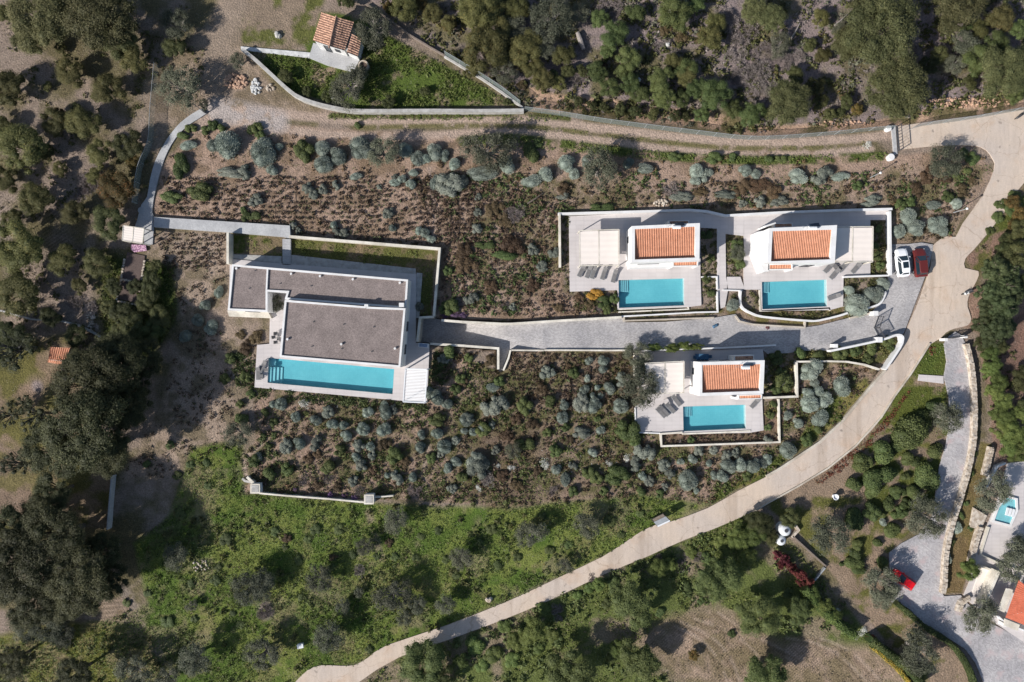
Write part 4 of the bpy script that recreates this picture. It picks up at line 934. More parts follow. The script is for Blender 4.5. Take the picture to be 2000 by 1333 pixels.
# stone cottage, upper left
cot = thing('stone_cottage', "small old cottage with faded pantile roof in the upper garden", 'cottage')
cTL, cRT, cTR = (629,25), (656,36), (691,45); cBL, cRB, cBR = (611,82), (643,93), (673,102)
def slope(parent, q, z, name, pitch=.33, amp=.06, mat=None):
    """q: four px corners a,b (upper edge) c,d (lower edge) with heights z[4]; ribs run a->d"""
    P = [Vector(W(x, y, zz)) for (x, y), zz in zip(q, z)]; a, b, c, d = P
    ncol = max(3, int((b - a).length / pitch)); per = 6; nu = ncol * per + 1; nrow = max(2, int((d - a).length / .40)); vs = []; fs = []; rr = random.Random(5)
    jt = {}
    for r in range(nrow):
        for vv, lift in ((r / nrow, .0), ((r + 1) / nrow, .05)):
            for k in range(nu):
                u = k / (nu - 1); p = a.lerp(b, u).lerp(d.lerp(c, u), vv)
                j = jt.setdefault((r, int(u * ncol)), rr.uniform(-.02, .03))
                vs.append((p.x, p.y, p.z + amp * math.cos(2 * math.pi * u * ncol) + lift + j))
    for r in range(nrow):
        o1, o2 = 2 * r * nu, (2 * r + 1) * nu
        for k in range(nu - 1): fs.append((o1 + k, o1 + k + 1, o2 + k + 1, o2 + k))
        if r < nrow - 1:
            for k in range(nu - 1): fs.append((o2 + k, o2 + k + 1, o2 + nu + k + 1, o2 + nu + k))
    return tag(MB().add(vs, fs, mat or M['oldtile']).build(name, parent), kind='stuff')
slope(cot, [(643,91),(656,34),(628,25),(611,80)], [4.0, 4.0, 3.0, 3.0], 'roof_slope')
slope(cot, [(656,34),(643,91),(673,100),(691,44)], [4.0, 4.0, 3.0, 3.0], 'roof_slope')
slope(cot, [(687,67),(677,103),(699,112),(706,77)], [2.9, 2.9, 2.4, 2.4], 'lean_to_roof')
for t in np.linspace(0, 1, 14):    # ridge caps
    p = Vector(W(656, 34, 4.06)).lerp(Vector(W(643, 91, 4.06)), float(t)); d_ = (Vector(W(643, 91, 4)) - Vector(W(656, 34, 4))).normalized() * .2
    MB().tube([p - d_, p + d_], [.12, .1], M['oldtile'], 7).build('ridge_tile', cot)
bl, br, tr, tl = [W2(*p, 0) for p in ((626,97),(680,112),(696,65),(642,49))]
MB().prism([bl, br, tr, tl], -.2, 2.95, M['whitewash']).build('wall', cot)
MB().add([(*bl, 2.94), (*br, 2.94), W(644, 88.5, 3.85)], [(0, 1, 2)], M['whitewash']).add([(*tl, 2.94), (*tr, 2.94), W(656, 38, 3.85)], [(0, 1, 2)], M['whitewash']).build('gable', cot)
MB().prism([W2(*p, 0) for p in ((684,112),(703,120),(711,93),(693,82))], -.2, 2.35, M['whitewash']).build('lean_to', cot)
opening(cot, bl, br, .35, .9, .25, 2.1, 'door', 1); opening(cot, bl, br, .72, .7, 1.1, 1.9)
NOSC.append([(608,20),(700,40),(712,80),(700,118),(605,90)])
x, y, _ = W(709.5, 127.5, .6); root = thing('round_cistern', "round stone cistern ring beside the cottage terrace", 'cistern', (x, y, 0))
MB().lathe([(.78, -.2), (.78, .55), (.74, .62), (.58, .62), (.56, .2)], M['stone'], n=28).build('ring_wall', root)
MB().lathe([(.57, .1), (.57, .22)], M['brownbed'], n=20).build('earth_fill', root)
# red shed
shed = thing('tiled_shed', "small shed with red tiled roof under left pines", 'shed')
slope(shed, [(99,678),(137,680),(129,707),(95,702)], [2.9, 2.9, 2.3, 2.3], 'tile_roof', .3, .06, M['terracotta'])
slope(shed, [(129,707),(95,702),(93,708),(120,713)], [2.3, 2.3, 2.0, 2.0], 'eave_tiles', .3, .05, M['terracotta'])
MB().prism([W2(*p) for p in ((124,688),(155,690),(148,706),(120,703))], -.2, 2.3, M['whitewash']).build('wall', shed)
opening(shed, W2(120,703), W2(148,706), .4, .8, .1, 1.9, 'door', 1)
# neighbour's house at the lower right edge
nb = thing('neighbour_house', "terracotta hipped roof of the neighbour's house cut by right edge", 'house')
def hip(parent, apex, e1, e2, za, ze, name):
    P = [Vector(W(*apex, za)), Vector(W(*e1, ze)), Vector(W(*e2, ze))]; a, b, c = P; n = max(4, int((c - b).length / .33)); vs = []; fs = []
    rows = max(4, int((b.lerp(c, .5) - a).length / .4))
    for r in range(rows):
        for t, lift in ((r / rows, 0), ((r + 1) / rows, .06)):
            L, Q = a.lerp(b, t), a.lerp(c, t)
            for k in range(n * 2 + 1): p = L.lerp(Q, k / (n * 2)); vs.append((p.x, p.y, p.z + lift + (.03 if k % 2 else 0)))
    w = n * 2 + 1
    for r in range(2 * rows - 1):
        for k in range(w - 1): fs.append((r * w + k, (r + 1) * w + k, (r + 1) * w + k + 1, r * w + k + 1))
    return tag(MB().add(vs, fs, M['redtile']).build(name, parent), kind='stuff')
hip(nb, (2050,1180), (1989,1133), (1963,1206), 5.2, 3.2, 'roof_slope'); hip(nb, (2050,1180), (1963,1206), (2060,1245), 5.2, 3.2, 'roof_slope')
MB().prism([W2(*p) for p in ((1988,1142),(1970,1200),(2055,1235),(2090,1170))], 0, 3.15, M['plaster']).build('wall', nb); NOSC.append([(1930,1100),(2100,1100),(2100,1260),(1940,1215)])
MB().prism(poly([(1972,1150),(1979,1153),(1962,1197),(1950,1192),(1966,1150)], 2.6), 2.45, 2.6, M['wallcream']).build('porch_roof', nb)
MB().prism(poly([(1963,1209),(1992,1221),(1988,1233),(1961,1222)], 2.4), 2.25, 2.4, M['wallcream']).build('porch_roof', nb)
opening(nb, W2(1970,1200), W2(2055,1235), .2, 1.6, .3, 2.3, 'door', 2)
# neighbour's pergola, walls and plunge pool
wall([(1952,1117),(1946,1130),(1921,1189)], 5, 2.0, M['wallcream'], "thick cream wall between neighbour's porch and pale square terrace")
wall([(1915,1106),(1952,1120)], 4, .7, M['wallcream'], "short cream wall at top of the neighbour's pale square terrace")
wall([(1932,1030),(1915,1084),(1960,1105),(2000,1118)], 3.5, .5, M['wallcream'], "cream border wall round the neighbour's sunken terrace", name='border_wall')
wall([(1934,1190),(1960,1213),(1990,1228),(2010,1236)], 2.4, 1.0, M['whitepaint'], "white railing wall along neighbour's front porch", name='porch_rail')
for i, (px, py) in enumerate([(1926,1166),(1938,1199),(1961,1221)]): pillar(px + 2, py, 3.2, 1.2, ["small white pillar at left of the neighbour's porch", "middle white pillar of the neighbour's porch rail", "lower white pillar of the neighbour's porch rail"][i], False)
tag(MB().prism(poly([(1916,1108),(1948,1120),(1928,1168),(1899,1158)], .3), 0, .3, M['fabric']).build('pale_terrace'), kind='structure')
tag(MB().prism(poly([(1902,992),(1928,1008),(1916,1036),(1895,1030)], .35), 0, .35, M['stone']).build('stone_landing'), kind='structure')
pl = thing('plunge_pool', "small stepped white plunge pool on the neighbour's terrace", 'pool')
o = poly([(1964,968),(1988,974),(1989,998),(1975,1030),(1937,1020),(1948,990)], .45); ii_ = inset(o, .32)
if not inpoly(np.array([ii_[0][0]]), np.array([ii_[0][1]]), o)[0]: ii_ = [tuple(2 * np.array(p) - np.array(q)) for p, q in zip(o, ii_)]
MB().prism(o, 0, .45, M['plaster'], [ii_]).build('rim', pl); MB().prism(ii_, .1, .26, M['plaster']).build('floor', pl); MB().prism(ii_, .32, .34, M['water']).build('water', pl)
for k in range(3): MB().prism(poly([(1968 + k * 6, 992 + k * 1.5),(1972 + k * 6, 993 + k * 1.5),(1968 + k * 6, 1008 + k * 1.5),(1964 + k * 6, 1007 + k * 1.5)], .6), .4, .55, M['whitepaint']).build('step', pl)
wall([(1923,960),(1948,912),(1965,905)], 4, .6, M['plaster'], "white wall along the top of the neighbour's pool terrace")

# canopy, roadside shelter
root = thing('roadside_shelter', "small grey shelter with white edge beside curving road", 'shelter')
q = poly([(1277,1020),(1300,1009),(1308,1017),(1284,1028)], 2.0)
MB().prism(q, 1.95, 2.05, M['galv']).build('roof', root); MB().bar((*q[3], 2.1), (*q[2], 2.1), .22, .06, M['whitepaint']).build('fascia', root)
for p in q: MB().box(-.05, -.05, 0, .05, .05, 1.96, M['dark']).build('post', root, (p[0], p[1], 0))
MB().prism(q, .3, .5, M['timber']).build('bench_seat', root)
NOSC.append([(1272,1012),(1312,1005),(1312,1030),(1280,1032)])
# water tanks
for px, py, r, h, lab in ((1535.5,1037,.9,1.8,"white round water tank with dark lid at top of red hedge"), (1527,1057,.75,1.4,"smaller bluish white tank tucked beneath the white round tank")):
    x, y, _ = W(px, py, h); t = thing('water_tank', lab, 'water tank', (x, y, 0))
    MB().lathe([(r, 0), (r, h * .8), (r * .93, h * .88), (r * .6, h), (r * .25, h * 1.03)], M['tank'], n=24).build('tank_body', t, smooth=True)
    MB().lathe([(r * .3, h * 1.0), (r * .3, h * 1.08)], M['dark'], n=14).build('lid', t)
wall([(1549,1020),(1560,1036),(1547,1050)], 5, .5, M['stone'], "crooked low stone wall beside the white water tank", name='stone_kerb')
wall([(1549,1048),(1575,1072),(1614,1107)], 2.6, .5, M['timber'], "dark timber edging below white tank along shaded lawn strip", name='timber_edging')
wall([(1612,1110),(1592,1134)], 2.4, .5, M['galv'], "short pale rail across lower end of shaded lawn strip", name='rail')

# ------------------------------------------------------------------ furniture
def lounger(px, py, ang, label, group, z=.20, shade=None, proto=[]):
    x, y, _ = W(px, py, z + .3)
    if not proto:
        root = thing('sun_lounger', label, 'sun lounger', (x, y, z), ang, group)
        fr = MB()
        for s in (-.32, .32): fr.bar((-.95, s, .3), (.95, s, .3), .05, .05, M['galv'])
        for u in (-.95, .3, .95): fr.bar((u, -.32, .3), (u, .32, .3), .05, .05, M['galv'])
        fr.build('frame', root)
        MB().box(-.93, -.29, .325, .3, .29, .37, M['greymesh']).build('seat', root)
        bk = MB(); c, s = math.cos(.45), math.sin(.45)
        P = [(.31, -.29, .33), (.31, .29, .33), (.31 + .68 * c, .29, .33 + .68 * s), (.31 + .68 * c, -.29, .33 + .68 * s)]
        bk.add(P + [(a, b, e + .04) for a, b, e in P], [(3, 2, 1, 0), (4, 7, 6, 5)[::-1], (0, 1, 5, 4), (1, 2, 6, 5), (2, 3, 7, 6), (3, 0, 4, 7)], M['greymesh']); bk.build('backrest', root)
        for u in (-.9, .85):
            for s in (-.3, .3): MB().box(u - .025, s - .025, 0, u + .025, s + .025, .28, M['galv']).build('leg', root)
        proto.append(root); return root
    src = proto[0]; r = src.copy(); COL.objects.link(r); r.location = (x, y, z); r.rotation_euler = (0, 0, ang); r['label'] = label; r['group'] = group
    for ch in list(src.children): c = ch.copy(); COL.objects.link(c); c.parent = r
    return r
g1 = "loungers under the first villa's pergola"
for i, (px, py, a) in enumerate([(1136,529.5,62),(1150,531.5,68),(1159.5,532.5,70),(1179.5,534.5,72),(1200,540,74)]):
    lounger(px, py, R(a), ["leftmost grey lounger in row below first villa's pergola", "second grey lounger from the left below first villa's pergola", "middle grey lounger in row below first villa's pergola", "fourth grey lounger from the left below first villa's pergola", "rightmost grey lounger in row below first villa's pergola"][i], g1)
g2 = "loungers on the second villa's deck"
for i, (px, py, a) in enumerate([(1618.5,522.5,50),(1630,535,50),(1647,521.5,48),(1672,523.5,50),(1629,580,20)]):
    lounger(px, py, R(a), ["grey lounger nearest the house wall on the second villa's deck", "grey lounger just above the right corner of second pool", "grey lounger right of the low table beneath second villa's pergola", "lone grey lounger furthest right under second villa's pergola", "single grey lounger beside right end of the second pool"][i], g2)
g3 = "loungers on the lowest villa's deck"
for i, (px, py, a) in enumerate([(1291,806,-46),(1297,803,-46),(1309,797,-46),(1321,783,-52),(1475,787,50)]):
    lounger(px, py, R(a + 180 if i < 4 else a), ["lower-left grey lounger in olive shade on lowest villa's deck", "second lounger in olive shade on the lowest villa's deck", "third lounger from lower left on the lowest villa's deck", "lounger nearest pergola on the lowest villa's deck", "lone grey lounger right of lowest villa's pool, below the porch"][i], g3)
lounger(504.5, 730, R(90), "grey lounger on the left end of the long pool's deck", "loungers at the long pool")
lounger(513, 716, R(58), "dark lounger angled beside steps of the long pool", "loungers at the long pool")
def table(px, py, s, h, label, ang=0, round_=False, m='greymesh', name='side_table', z=.2):
    x, y, _ = W(px, py, z + h); t = thing(name, label, 'table', (x, y, z), R(ang))
    (MB().lathe([(s, h - .04), (s, h)], M[m], n=18) if round_ else MB().box(-s, -s, h - .04, s, s, h, M[m])).build('table_top', t)
    for a_, b_ in ((-1, -1), (1, -1), (1, 1), (-1, 1)): k = .62 if round_ else .88; MB().box(a_ * s * k - .02, b_ * s * k - .02, 0, a_ * s * k + .02, b_ * s * k + .02, h - .04, M['galv']).build('leg', t)
table(1632, 521, .32, .4, "small low table between loungers on the second villa's deck", 40)
table(1302, 784.5, .34, .42, "small pale table between loungers on lowest villa's deck", 20, m='deck')
table(519.5, 723, .26, .42, "small dark side table beside steps of the long pool", 0)
table(510.5, 735, .24, .42, "little dark stool table right of the vertical lounger", 0)
table(1142, 526, .3, .42, "small table between the two leftmost loungers of the first villa", 20, True)
def chair(px, py, ang, label, mat='dark', group=None, z=.2):
    x, y, _ = W(px, py, z + .45); t = thing('garden_chair', label, 'chair', (x, y, z), R(ang), group)
    MB().box(-.24, -.24, .41, .24, .24, .45, M[mat]).build('seat', t); MB().box(-.24, .2, .46, .24, .25, .85, M[mat]).build('backrest', t)
    for a_ in (-.21, .21):
        for b_ in (-.21, .21): MB().box(a_ - .018, b_ - .018, 0, a_ + .018, b_ + .018, .405, M['galv']).build('leg', t)
for i, (px, py, a) in enumerate([(541,652,90),(546,662,-90),(541,669,90),(537,659,100)]):
    chair(px - 2, py, a, ["upper dark chair on the villa's narrow left terrace", "right dark chair on the villa's narrow left terrace", "lower dark chair on the villa's narrow left terrace", "left chair by the wall on the villa's narrow left terrace"][i], 'greymesh', "chairs on the left terrace of the villa")
# dining set behind the lowest villa, in shade
x, y, _ = W(1371, 697, .9); t = thing('dining_table', "dark dining table in shade behind the lowest villa", 'table', (x, y, .2))
MB().box(-1.0, -.42, .7, 1.0, .42, .75, M['blue']).build('table_top', t)
for a_ in (-.92, .92):
    for b_ in (-.36, .36): MB().box(a_ - .03, b_ - .03, 0, a_ + .03, b_ + .03, .7, M['dark']).build('leg', t)
for i, (px, py, a) in enumerate([(1357,698,90),(1364,704,180),(1372,704,180),(1380,704,180),(1386,697,-90)]):
    chair(px, py, a, ["dark chair at left end of shaded dining table", "left dark chair on lower side of shaded dining table", "middle dark chair on lower side of shaded dining table", "right dark chair on lower side of shaded dining table", "dark chair at right end of shaded dining table"][i], 'blue', "chairs round the shaded dining table")
# outdoor tub behind wall at villa's right
x, y, _ = W(827, 675, .9); t = thing('outdoor_sink', "blue-grey covered outdoor counter at end of villa terrace", 'counter', (x, y, .2), R(-5))
MB().box(-.75, -.32, 0, .75, .32, .72, M['plaster']).build('cabinet', t); MB().box(-.6, -.24, .72, .55, .24, .78, M['cooktop']).build('cover', t)
# small items
x, y, _ = W(1397, 637, .2); t = thing('work_bag', "small dark blue bag lying on the grey driveway pavers", 'bag', (x, y, .12), R(30))
MB().add([(-.4, -.22, 0), (.4, -.24, 0), (.42, .2, 0), (-.38, .24, 0), (-.28, -.12, .2), (.25, -.14, .26), (.28, .12, .22), (-.25, .14, .18)], [(3, 2, 1, 0), (4, 5, 6, 7), (0, 1, 5, 4), (1, 2, 6, 5), (2, 3, 7, 6), (3, 0, 4, 7)], M['blue']).build('bag_body', t)
MB().tube([(-.25, 0, .2), (0, 0, .36), (.25, 0, .24)], .025, M['dark'], 6).build('handle', t)
t = MB().prism(poly([(256,478),(284,479),(286,490),(262,493),(256,488)], .3), .1, .3, M['pink']).build('garden_cloth'); tag(t, "pink and white patterned cloth below the cream canopy", 'cloth'); NOSC.append([(254,476),(288,478),(287,494),(256,492)])
x, y, _ = W(275, 411, .2); t = MB().lathe([(.45, .05), (.48, .16), (.40, .17), (.38, .15)], M['galv'], n=22).build('manhole_cover', loc=(x, y, 0)); tag(t, "round manhole ring in the garden path above canopy", 'manhole')

# ------------------------------------------------------------------ vehicles
def car(px, py, ang, paint, label, L=4.3, Wd=1.8, sunroof=False, hgt=1.48, z=.09):
    x, y, _ = W(px, py, .7); root = thing('parked_car', label, 'car', (x, y, z), ang)
    P = M[paint]
    st = [(-.5, .70, .42, .72), (-.485, .90, .30, .92), (-.42, .97, .24, 1.0), (-.25, 1.0, .22, .98), (0, 1.0, .22, .95), (.22, 1.0, .22, .93), (.30, .99, .22, .90), (.40, .95, .24, .82), (.465, .86, .28, .72), (.5, .62, .38, .58)]
    vs = []; fs = []; n = 10
    for (t, w, zb, zt) in st:
        w *= Wd / 2; X = t * L
        half = [(w * .85, zb), (w, zb + .15), (w, zt - .16), (w * .93, zt - .04), (w * .6, zt + .03)]
        for yy, zz in half + [(-a, b) for a, b in half[::-1]]: vs.append((X, yy, zz))
    for i in range(len(st) - 1):
        for k in range(n): fs.append((i * n + k, i * n + (k + 1) % n, (i + 1) * n + (k + 1) % n, (i + 1) * n + k)[::-1])
    fs += [tuple(range(n)), tuple(range((len(st) - 1) * n, len(st) * n))[::-1]]
    MB().add(vs, fs, P).build('body', root, smooth=False)
    zb = .93; h = hgt
    base = [(-.44 * L, .62), (-.38 * L, .83), (.10 * L, .84), (.235 * L, .74)]; roof = [(-.37 * L, .50), (-.30 * L, .60), (-.02 * L, .60), (.055 * L, .54)]
    s = Wd / 1.8
    def loop(pts, zz): return [(a, b * s, zz) for a, b in pts] + [(a, -b * s, zz) for a, b in pts[::-1]]
    lo, hi = loop(base, zb), loop(roof, h - .03)
    MB().add(lo + hi, [(i, (i + 1) % 8, 8 + (i + 1) % 8, 8 + i)[::-1] for i in range(8)] + [tuple(range(8, 16))[::-1]], M['glassdark']).build('cabin_glass', root)
    top = loop([(a * 1.01, b * 1.03) for a, b in roof], h - .03); tp2 = loop([(a * .95, b * .9) for a, b in roof], h + .03)
    MB().add(top + tp2, [(i, (i + 1) % 8, 8 + (i + 1) % 8, 8 + i)[::-1] for i in range(8)] + [tuple(range(8, 16))[::-1]], P).build('roof_panel', root)
    if sunroof: MB().box(-.21 * L, -.42 * s, h + .02, .005 * L, .42 * s, h + .042, M['glassdark']).build('sunroof', root)
    for sg in (1, -1):
        for (a, b), (c, d) in zip((base[0], base[2], base[3]), (roof[0], roof[2], roof[3])): MB().bar((a, b * s * sg, zb), (c, d * s * sg, h - .02), .07, .06, P).build('window_pillar', root)
        MB().box(.17 * L - .08, sg * (Wd / 2 + .02) - .1, .95, .17 * L + .08, sg * (Wd / 2 + .02) + .1, 1.08, P).build('mirror', root)
        MB().box(.452 * L, sg * Wd * .37 - .1, .60, .472 * L, sg * Wd * .37 + .1, .70, M['lamp']).build('headlight', root)
        MB().box(-.492 * L, sg * Wd * .38 - .12, .72, -.47 * L, sg * Wd * .38 + .12, .9, M['tail']).build('tail_light', root)
        for fx in (.31, -.30):
            wv = MB().tube([(0, -.11, 0), (0, .11, 0)], .32, M['rubber'], 18).build('wheel', root, (fx * L, sg * (Wd / 2 - .09), .32 - z + .0))
            MB().tube([(0, -.12 if sg < 0 else .10, 0), (0, -.10 if sg < 0 else .12, 0)], .2, M['alloy'], 12).build('rim', wv)
    MB().box(-.5 * L - .01, -.26, .45, -.5 * L + .01, .26, .57, M['lamp']).build('number_plate', root)
    return root
car(1762, 513.5, R(96.4), 'carwhite', "white parked car with dark sunroof, left of the maroon car", 4.25, 1.8, True)
car(1797, 513.5, R(95), 'maroon', "maroon parked car beside the white car at road junction", 4.3, 1.85)
car(1763, 1132, R(146), 'redpaint', "bright red small car parked on the neighbour's paved court", 3.7, 1.62, hgt=1.55)
def scooter(px, py, ang, label, body='tank'):
    x, y, _ = W(px, py, .5); t = thing('motor_scooter', label, 'scooter', (x, y, .08), ang)
    for u in (-.62, .62): MB().tube([(u, -.05, .24), (u, .05, .24)], .24, M['rubber'], 14).build('wheel', t)
    MB().add([(-.75, -.16, .4), (.1, -.18, .3), (.1, .18, .3), (-.75, .16, .4), (-.7, -.13, .72), (0, -.13, .68), (0, .13, .68), (-.7, .13, .72)], [(3, 2, 1, 0), (4, 5, 6, 7), (0, 1, 5, 4), (1, 2, 6, 5), (2, 3, 7, 6), (3, 0, 4, 7)], M[body]).build('body', t)
    MB().box(-.68, -.13, .73, 0, .13, .82, M['dark']).build('seat', t); MB().box(.0, -.2, .26, .42, .2, .32, M['dark']).build('footboard', t)
    MB().add([(.42, -.2, .3), (.42, .2, .3), (.6, .16, .95), (.6, -.16, .95), (.5, -.2, .3), (.5, .2, .3), (.66, .16, .95), (.66, -.16, .95)], [(0, 1, 2, 3), (7, 6, 5, 4), (0, 3, 7, 4), (1, 5, 6, 2), (2, 6, 7, 3)], M[body]).build('leg_shield', t)
    MB().tube([(.55, -.33, 1.0), (.55, .33, 1.0)], .025, M['dark'], 6).build('handlebar', t)
scooter(1890, 572, R(200), "white and dark scooter parked at the foot of the conifer hedge")
scooter(1993, 226, R(35), "dark scooter parked at the road edge near the upper right corner", 'dark')
# rubble, logs
def rocks(name, label, cx, cy, rx, ry, n, smin, smax, mat, seed, cat='rock pile'):
    root = thing(name, label, cat, (*W2(cx, cy), 0)); r = random.Random(seed)
    for i in range(n):
        a = r.uniform(0, 6.28); q = math.sqrt(r.random()); x = math.cos(a) * q * rx / PXM; y = math.sin(a) * q * ry / PXM; s = r.uniform(smin, smax)
        vs = []; N = 6
        for zz, k in ((-.1, 1), (s * .35, .95), (s * .6, .5)):
            for t in range(N): vs.append((math.cos(t * 2 * math.pi / N) * s * k * r.uniform(.75, 1.15) * .6, math.sin(t * 2 * math.pi / N) * s * k * r.uniform(.75, 1.15) * .5, zz))
        fs = [(i_ * N + t, i_ * N + (t + 1) % N, (i_ + 1) * N + (t + 1) % N, (i_ + 1) * N + t) for i_ in range(2) for t in range(N)] + [tuple(range(2 * N, 3 * N))]
        MB().add(vs, fs, M[mat]).build('stone', root, (x, y, 0), r.uniform(0, 3))
rocks('rubble_heap', "heap of tan stone rubble at head of the dirt track", 460, 160, 24, 14, 90, .2, .55, 'redstone', 1)
rocks('rubble_heap', "heap of pale grey blocks right of the tan rubble", 499, 170, 11, 16, 50, .18, .45, 'whitewash', 2)
rocks('rubble_heap', "small pale stone heap beside cottage garden wall", 528, 171, 9, 7, 20, .2, .45, 'stone', 3)
rocks('stone_heap', "spill of pale stones in woodland left of brown bed", 178, 620, 9, 30, 50, .2, .45, 'stone', 4)
rocks('stone_heap', "scatter of white stones in green field lower left", 393, 1106, 16, 14, 26, .15, .36, 'stone', 5)
rocks('boulder_cluster', "two grey boulders in scrub left of the cottage", 545, 68, 6, 4, 4, .5, .8, 'greystone', 6)
rocks('stone_heap', "loose pale stones above first tiled villa's wall", 1290, 396, 14, 7, 34, .2, .45, 'stone', 7)
rocks('stone_heap', "line of pale stones along the bank above the gate", 1650, 242, 60, 5, 60, .15, .36, 'redstone', 9)
rocks('stone_heap', "reddish stones on cut bank above the road, top right", 1890, 200, 85, 10, 130, .15, .42, 'redstone', 10)
rocks('boulder', "pale boulder in the upper wood beside grey scrub", 1306, 89, 3, 2, 2, .5, .8, 'greystone', 12)
rocks('boulder', "white boulder among dense bushes above the dirt track", 1248, 159, 5, 3, 3, .4, .7, 'whitewash', 13)
rocks('flat_rock', "long pale rock lying beside the lower road", 953, 1172, 6, 3, 3, .5, .9, 'stone', 14)
o = MB().tube([W(1128, 64, .3), W(1134, 80, .35), W(1140, 97, .3)], [.32, .4, .3], M['palebark'], 9).build('fallen_log'); tag(o, "short thick fallen trunk, bare and grey, in the upper wood", 'log')
for a, b, lab in (((1545,76), (1562,46), "thin bare fallen trunk in the upper right wood"), ((1630,50), (1655,28), "short bare log near the big upper pine"), ((1030,398),(1060,378), "dark fallen branch on bare soil above first villa's wall"), ((1128,870),(1168,840), "dark fallen branch below the grey-green shrub group")):
    o = MB().tube([W(*a, .25), W((a[0] + b[0]) / 2 + 1, (a[1] + b[1]) / 2, .35), W(*b, .25)], [.14, .11, .06], M['palebark' if a[1] < 100 else 'bark'], 7).build('fallen_branch'); tag(o, lab, 'branch')
x, y, _ = W(586, 1263, .6); t = thing('meter_box', "small white box standing in the lower green field", 'box', (x, y, 0), R(12))
MB().box(-.42, -.28, 0, .42, .28, .55, M['whitepaint']).build('cabinet', t); MB().box(-.46, -.32, .55, .46, .32, .6, M['whitepaint']).build('lid', t)
x, y, _ = W(1632, 971, .6); t = thing('garden_urn', "round white ornament in the right-hand garden", 'ornament', (x, y, 0))
MB().lathe([(.25, 0), (.3, .1), (.18, .3), (.42, .6), (.46, .75), (.38, .78), (.3, .6)], M['whitepaint'], n=16).build('bowl', t); NOSC.append([(1626,965),(1639,965),(1639,978),(1626,978)])

for a, b, lab in (((577,352), (574,462), "thin dark irrigation hose across heath rows above the villa stairs"), ((896,330), (892,476), "thin dark irrigation hose beside the footpath above the cream wall corner"), ((1047,640-250), (1052,640-232), "short dark hose end on bare soil near the branch")):
    pts = [W(a[0] + (b[0] - a[0]) * t + 1.2 * math.sin(t * 9), a[1] + (b[1] - a[1]) * t, .06) for t in np.linspace(0, 1, 14)]
    tag(MB().tube(pts, .035, M['rubber'], 5).build('irrigation_hose'), lab, 'hose')
# ------------------------------------------------------------------ vegetation meshes (unit radius, shared between plants)
def quads(rng, p, nrm, l, w, tang=None):
    """leaf quads at p with normal nrm, length l, width w"""
    n = len(p)
    if tang is None: tang = rng.randn(n, 3)
    t = tang - (tang * nrm).sum(1, keepdims=True) * nrm; t /= np.linalg.norm(t, axis=1, keepdims=True) + 1e-9
    b = np.cross(nrm, t); l = np.broadcast_to(l, (n,))[:, None] * .5; w = np.broadcast_to(w, (n,))[:, None] * .5
    V = np.stack([p - t * l, p + b * w - t * l * .1, p + t * l, p - b * w - t * l * .1], 1)
    return V.reshape(-1, 3)
def unit(v): return v / (np.linalg.norm(v, axis=1, keepdims=True) + 1e-9)
ICO = None
def ico(sub=1):
    t = (1 + 5 ** .5) / 2
    v = [(-1, t, 0), (1, t, 0), (-1, -t, 0), (1, -t, 0), (0, -1, t), (0, 1, t), (0, -1, -t), (0, 1, -t), (t, 0, -1), (t, 0, 1), (-t, 0, -1), (-t, 0, 1)]
    f = [(0, 11, 5), (0, 5, 1), (0, 1, 7), (0, 7, 10), (0, 10, 11), (1, 5, 9), (5, 11, 4), (11, 10, 2), (10, 7, 6), (7, 1, 8), (3, 9, 4), (3, 4, 2), (3, 2, 6), (3, 6, 8), (3, 8, 9), (4, 9, 5), (2, 4, 11), (6, 2, 10), (8, 6, 7), (9, 8, 1)]
    v = [np.array(p) / np.linalg.norm(p) for p in v]
    for _ in range(sub):
        c = {}; nf = []
        def mid(a, b):
            k = (min(a, b), max(a, b))
            if k not in c: m = v[a] + v[b]; v.append(m / np.linalg.norm(m)); c[k] = len(v) - 1
            return c[k]
        for a, b, d in f: x, y, z = mid(a, b), mid(b, d), mid(d, a); nf += [(a, x, z), (b, y, x), (d, z, y), (x, y, z)]
        f = nf
    return np.array(v), np.array(f)
def clumps(rng, n, rx, rz, cr, spread='dome', zc=0.0):
    """clump centres and radii inside an uneven crown"""
    C = []; Rd = []
    lob = rng.rand(3) * 6.28; am = .18 * rng.rand(3)
    for i in range(n):
        a = rng.rand() * 6.283; q = math.sqrt(rng.rand()) * (1 - cr * .75)
        edge = 1 + am[0] * math.sin(2 * a + lob[0]) + am[1] * math.sin(3 * a + lob[1]) + am[2] * math.sin(5 * a + lob[2])
        q *= edge; z = math.sqrt(max(0, 1 - min(1, q) ** 2)) * rz * (.45 + .55 * rng.rand())
        C.append((q * math.cos(a) * rx, q * math.sin(a) * rx, zc + z)); Rd.append(cr * (.5 + .95 * rng.rand()))
    return np.array(C), np.array(Rd)
